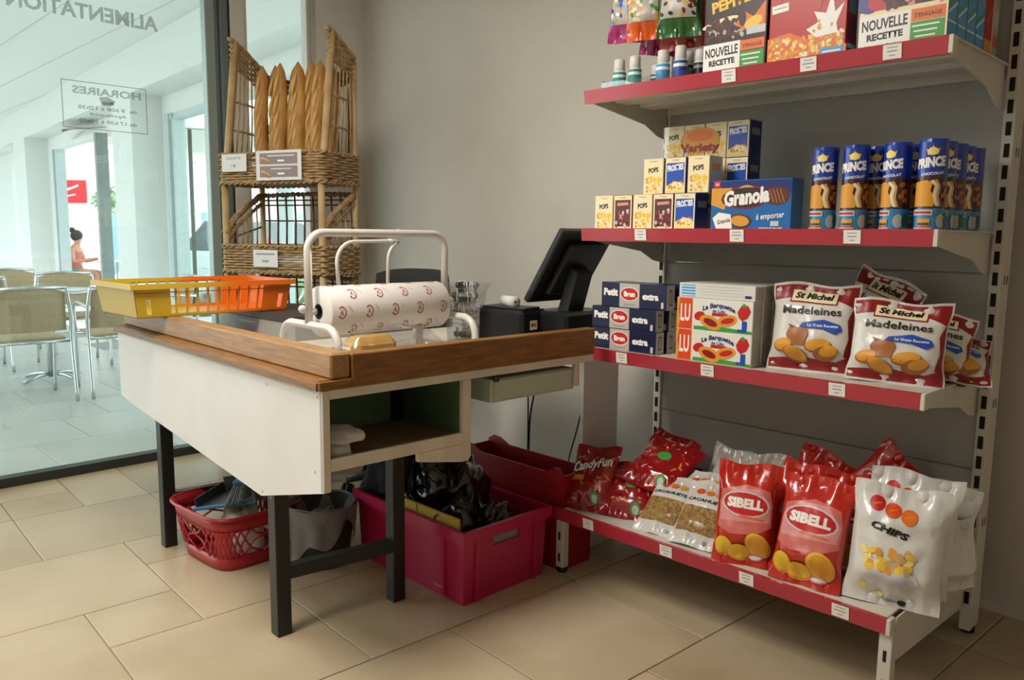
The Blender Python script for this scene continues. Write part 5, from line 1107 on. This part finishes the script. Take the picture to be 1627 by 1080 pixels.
V_ = [(0, 0, .56), (.02, 0, .70), (.03, 0, .86), (.05, 0, .98), (.07, 0, 1.07), (.09, 0, 1.15), (.11, 0, 1.23),
      (.04, .16, .96), (.10, .22, .74), (.30, .16, .78), (.40, .12, .80), (.04, -.16, .96), (.10, -.22, .74), (.30, -.16, .78), (.40, -.12, .80),
      (.05, .09, .53), (.44, .10, .53), (.46, .10, .12), (.56, .10, .05), (.05, -.09, .53), (.44, -.10, .53), (.42, -.10, .12), (.52, -.10, .05)]
E_ = [(0, 1), (1, 2), (2, 3), (3, 4), (4, 5), (5, 6), (3, 7), (7, 8), (8, 9), (9, 10), (3, 11), (11, 12), (12, 13), (13, 14), (0, 15), (15, 16), (16, 17), (17, 18), (0, 19), (19, 20), (20, 21), (21, 22)]
R_ = [(.11, .15), (.09, .13), (.10, .14), (.09, .13), .045, .07, .085, .05, .04, .033, .025, .05, .04, .033, .025, .085, .062, .042, .028, .085, .062, .042, .028]
skin_mesh('body', V_, E_, R_, m_skin, PN)
MB().ball((.075, 0, 1.225), .105, 14, 10, 0, (1, 1, 1.05)).ball((.0, 0, 1.33), .055).build('hair', m_hair, PN)
MB().ball((.17, 0, 1.19), .018, 8, 6, 0).build('nose', m_skin, PN)
b = MB(); b.lathe([(.118, .58), (.112, .70), (.122, .84), (.118, .92)], 24, 0, (.025, 0, 0), True, .95, 1.3); b.build('top', m_top, PN)
b = MB(); b.lathe([(.15, .46), (.16, .52), (.14, .60), (.12, .62)], 24, 0, (.03, 0, 0), True, 1., 1.25); b.build('shorts', m_short, PN)
m_gch = mat('chair_green', '#4f8f7c', .6)
PCh = thing('plaza_chair', 'pale metal outdoor chair with green back under the seated person', 'chair', (-15.45, 4.36, -.05), (0, 0, radians(50))); PCh.scale = (.93, .93, .93)
MB().box(-.20, .22, -.21, .21, .415, .44, b=.008).build('seat', m_gch, PCh); MB().box(-.25, -.235, -.21, .21, .50, .80, b=.005).build('backrest', m_gch, PCh)
for sx in (-.22, .20):
    for sy in (-.20, .20): MB().tube([(sx * 1.1, sy * 1.1, 0), (sx, sy, .43)] + ([(sx - .03, sy, .80)] if sx < 0 else []), .013, 6).build('leg', m_alu, PCh)
PTb = thing('plaza_table', 'small round white outdoor table in front of the seated person', 'table', (-15.05, 4.95, -.05))
MB().lathe([(.001, .69), (.33, .69), (.335, .70), (.33, .715), (.001, .715)], 28).build('tabletop', m_white, PTb); MB().tube([(0, 0, .02), (0, 0, .69)], .025, 8).build('pedestal', m_alu, PTb); MB().lathe([(.001, 0), (.2, 0), (.2, .015), (.001, .03)], 20).build('base', m_alu, PTb)
# --- white building with red signs
m_fac = mat('facade_white', '#e9e6e0', .9); m_signr = mat('sign_red', '#c8202c', .5); m_winb = mat('window_blue', '#8fb4c4', .2)
FB = thing('white_building', 'white building across the plaza with shop windows', 'building', (-23.0, 9.0, -.05), (0, 0, radians(46)))
MB().box(-14, 14, 0, 6, 0, 3.4).box(-14.2, 14.2, -.3, 6, 3.4, 3.7).build('walls', m_fac, FB)
for x in (-3.6, -1.2, 1.5, 4.2, 6.9): o = MB().box(x - .6, x + .6, -.03, .0, .0, 1.75).build('shop_window', m_winb, FB); MB().box(x - .64, x + .64, -.045, -.03, 1.75, 1.82).build('window_head', m_fac, o)
for k in range(16): MB().box(-7.9 + k * .62, -7.78 + k * .62, -.32, -.3, 3.05, 3.14).build('eave_bracket', mat('bracket_grey', '#b8b9b6', .7), FB)
def sign(x, w, h, z, lb):
    q = T(-23.0, 9.0, -.05) @ Rz(radians(46)) @ Vector((x, -.05, z)); o = tag(MB().box(-w / 2, w / 2, -.06, 0, 0, h, b=.005).build('shop_sign', m_signr, None, q, (0, 0, radians(46))), lb, 'sign', 'red shop signs')
    Print().poly([(-w * .3, h * .55), (0, h * .66), (w * .3, h * .82), (w * .28, h * .72), (0, h * .56), (-w * .28, h * .47)], 'ink_white').rect(-.05, h * .3, w * .5, h * .06, 'ink_white', .2).build('sign_print', front(-.06), o)
sign(-2.7, .9, .62, 1.98, 'red shop sign with white strokes on the building, seen through the terrace doorway'); sign(-4.35, .55, .95, 1.75, 'narrow red shop sign beside the terrace column')
# --- parasol
m_can = mat('parasol_cloth', '#ecebe6', .9); m_rib = mat('parasol_rib', '#4d5350', .6)
PA = thing('parasol', 'large white parasol with dark ribs over the plaza', 'parasol', (-11.9, 5.0, -.05))
b = MB()
for s_ in (0, .012): b.add([(0, 0, 3.15 - s_)] + [(1.7 * cos(k * pi / 4), 1.7 * sin(k * pi / 4), 2.55 - s_) for k in range(8)], [(0, k + 1, (k + 1) % 8 + 1) if s_ == 0 else (0, (k + 1) % 8 + 1, k + 1) for k in range(8)])
b.build('canopy', m_can, PA); MB().tube([(0, 0, 0), (0, 0, 3.2)], .03, 8).build('pole', m_rib, PA); MB().lathe([(.001, 0), (.35, 0), (.35, .06), (.05, .10), (.001, .10)], 20).build('base', m_rib, PA)
for k in range(8): a = k * pi / 4; MB().tube([(0, 0, 3.12), (1.69 * cos(a), 1.69 * sin(a), 2.53)], .014, 5).build('rib', m_rib, PA)
# --- planting
m_leaf = mat('leaf_pale', '#9fb58c', .6, var=('#7d9a6c', 9.0)); m_leaf2 = mat('leaf_green', '#a3bf9f', .6); m_pot = mat('pot_stone', '#b9b2a6', .8); m_flow = mat('flower_red', '#b0343a', .6)
def palm(x, y, n, L, h, lb, seed, m, name='fan_palm'):
    r = random.Random(seed); t = thing(name, lb, 'plant', (x, y, -.05)); MB().lathe([(.001, 0), (.16, 0), (.21, .32), (.19, .34), (.17, .30), (.001, .30)], 18).build('pot', m_pot, t)
    for k in range(n):
        a = r.uniform(0, 6.28); el = r.uniform(.35, 1.35); Lk = L * r.uniform(.7, 1.1); d = Vector((cos(a) * cos(el), sin(a) * cos(el), sin(el))); side = d.cross(Vector((0, 0, 1))).normalized(); P = []
        for i in range(6): s_ = i / 5; P.append(Vector((0, 0, h)) + d * Lk * s_ + Vector((0, 0, -.35 * Lk * s_ * s_)))
        w_ = [.006, .022, .028, .024, .014, .001]; vs = []; 
        for p_, w in zip(P, w_): vs += [p_ - side * w, p_ + Vector((0, 0, .006)), p_ + side * w]
        MB().add(vs, [(3 * i + j, 3 * i + j + 1, 3 * i + j + 4, 3 * i + j + 3) for i in range(5) for j in (0, 1)], 0, True).build('leaf', m, t)
palm(-9.1, 4.55, 60, .95, .45, 'pale spiky potted palm outside the terrace window', 3, m_leaf); palm(-8.0, 4.45, 46, .8, .4, 'smaller spiky potted palm next to the tall one outside the window', 7, m_leaf)
def tree(x, y, h, R, lb, seed):
    r = random.Random(seed); t = thing('slim_tree', lb, 'tree', (x, y, -.05)); MB().tube([(0, 0, 0), (.03, 0, h * .5), (0, .02, h)], [.05, .04, .02], 7).build('trunk', mat('bark', '#8b7c6c', .9), t); b = MB()
    for k in range(420):
        p_ = Vector((r.gauss(0, .5), r.gauss(0, .5), r.gauss(0, .5))) * R + Vector((0, 0, h)); u = Vector((r.uniform(-1, 1), r.uniform(-1, 1), r.uniform(-1, 1))).normalized() * .07; w = u.orthogonal().normalized() * .035; b.add([p_ - u, p_ + w, p_ + u, p_ - w], [(0, 1, 2, 3)])
    f_ = b.build('foliage', m_leaf2, t); f_['kind'] = 'stuff'
tree(-17.25, 5.52, 1.85, .19, 'slim leafy tree on the plaza seen beside the doorway frame', 4)
fp_ = thing('flower_pot', 'pot of red flowers outside the window behind the wicker stand', 'plant', (-7.1, 3.75, -.05)); MB().lathe([(.001, 0), (.13, 0), (.18, .5), (.16, .52), (.001, .48)], 18).build('pot', m_pot, fp_); rf = random.Random(3)
for k in range(26): MB().ball((rf.gauss(0, .09), rf.gauss(0, .09), .95 + rf.gauss(0, .12)), .045, 7, 5).build('flower', m_flow, fp_)
b = MB()
for k in range(26): b.tube([(0, 0, .48), (rf.gauss(0, .08), rf.gauss(0, .08), .95)], .006, 4)
b.build('stems', m_leaf2, fp_)['kind'] = 'stuff'
# --- parked car
m_car = mat('car_silver', '#c3ccd0', .25, metal=.4, coat=.5); m_cgl = mat('car_glass', '#49585f', .1)
CR = thing('parked_car', 'silver parked car beyond the potted palms', 'car', (-11.6, 6.6, -.05), (0, 0, radians(30)))
MB().prism([(-2.0, .30), (2.0, .30), (2.05, .62), (1.95, .85), (1.15, .92), (-1.85, .95), (-2.05, .7)], 1, -.82, .82).build('body', m_car, CR)
MB().prism([(-1.75, .93), (1.05, .92), (.40, 1.38), (-1.25, 1.40)], 1, -.70, .70).build('cabin', m_cgl, CR); MB().prism([(-1.30, 1.38), (.44, 1.36), (.36, 1.43), (-1.2, 1.45)], 1, -.69, .69).build('roof', m_car, CR)
for x in (-1.3, 1.3):
    for y in (-.80, .68): w_ = MB().lathe([(.001, 0), (.32, 0), (.32, .12), (.001, .12)], 22, X=T(x, y, .32) @ Matrix.Rotation(-pi / 2, 4, 'X')).build('wheel', m_foot, CR); MB().lathe([(.001, -.005), (.2, -.005), (.2, .125), (.001, .125)], 18, X=T(x, y, .32) @ Matrix.Rotation(-pi / 2, 4, 'X')).build('hubcap', m_alu, w_)
for x0, x1 in ((-1.35, -.55), (-.48, .55)):
    MB().prism([(x0 - .12, .96), (x1 + .15, .96), (x1 - .08, 1.32), (x0 + .08, 1.32)], 1, -.73, -.715).build('side_window', m_cgl, CR)
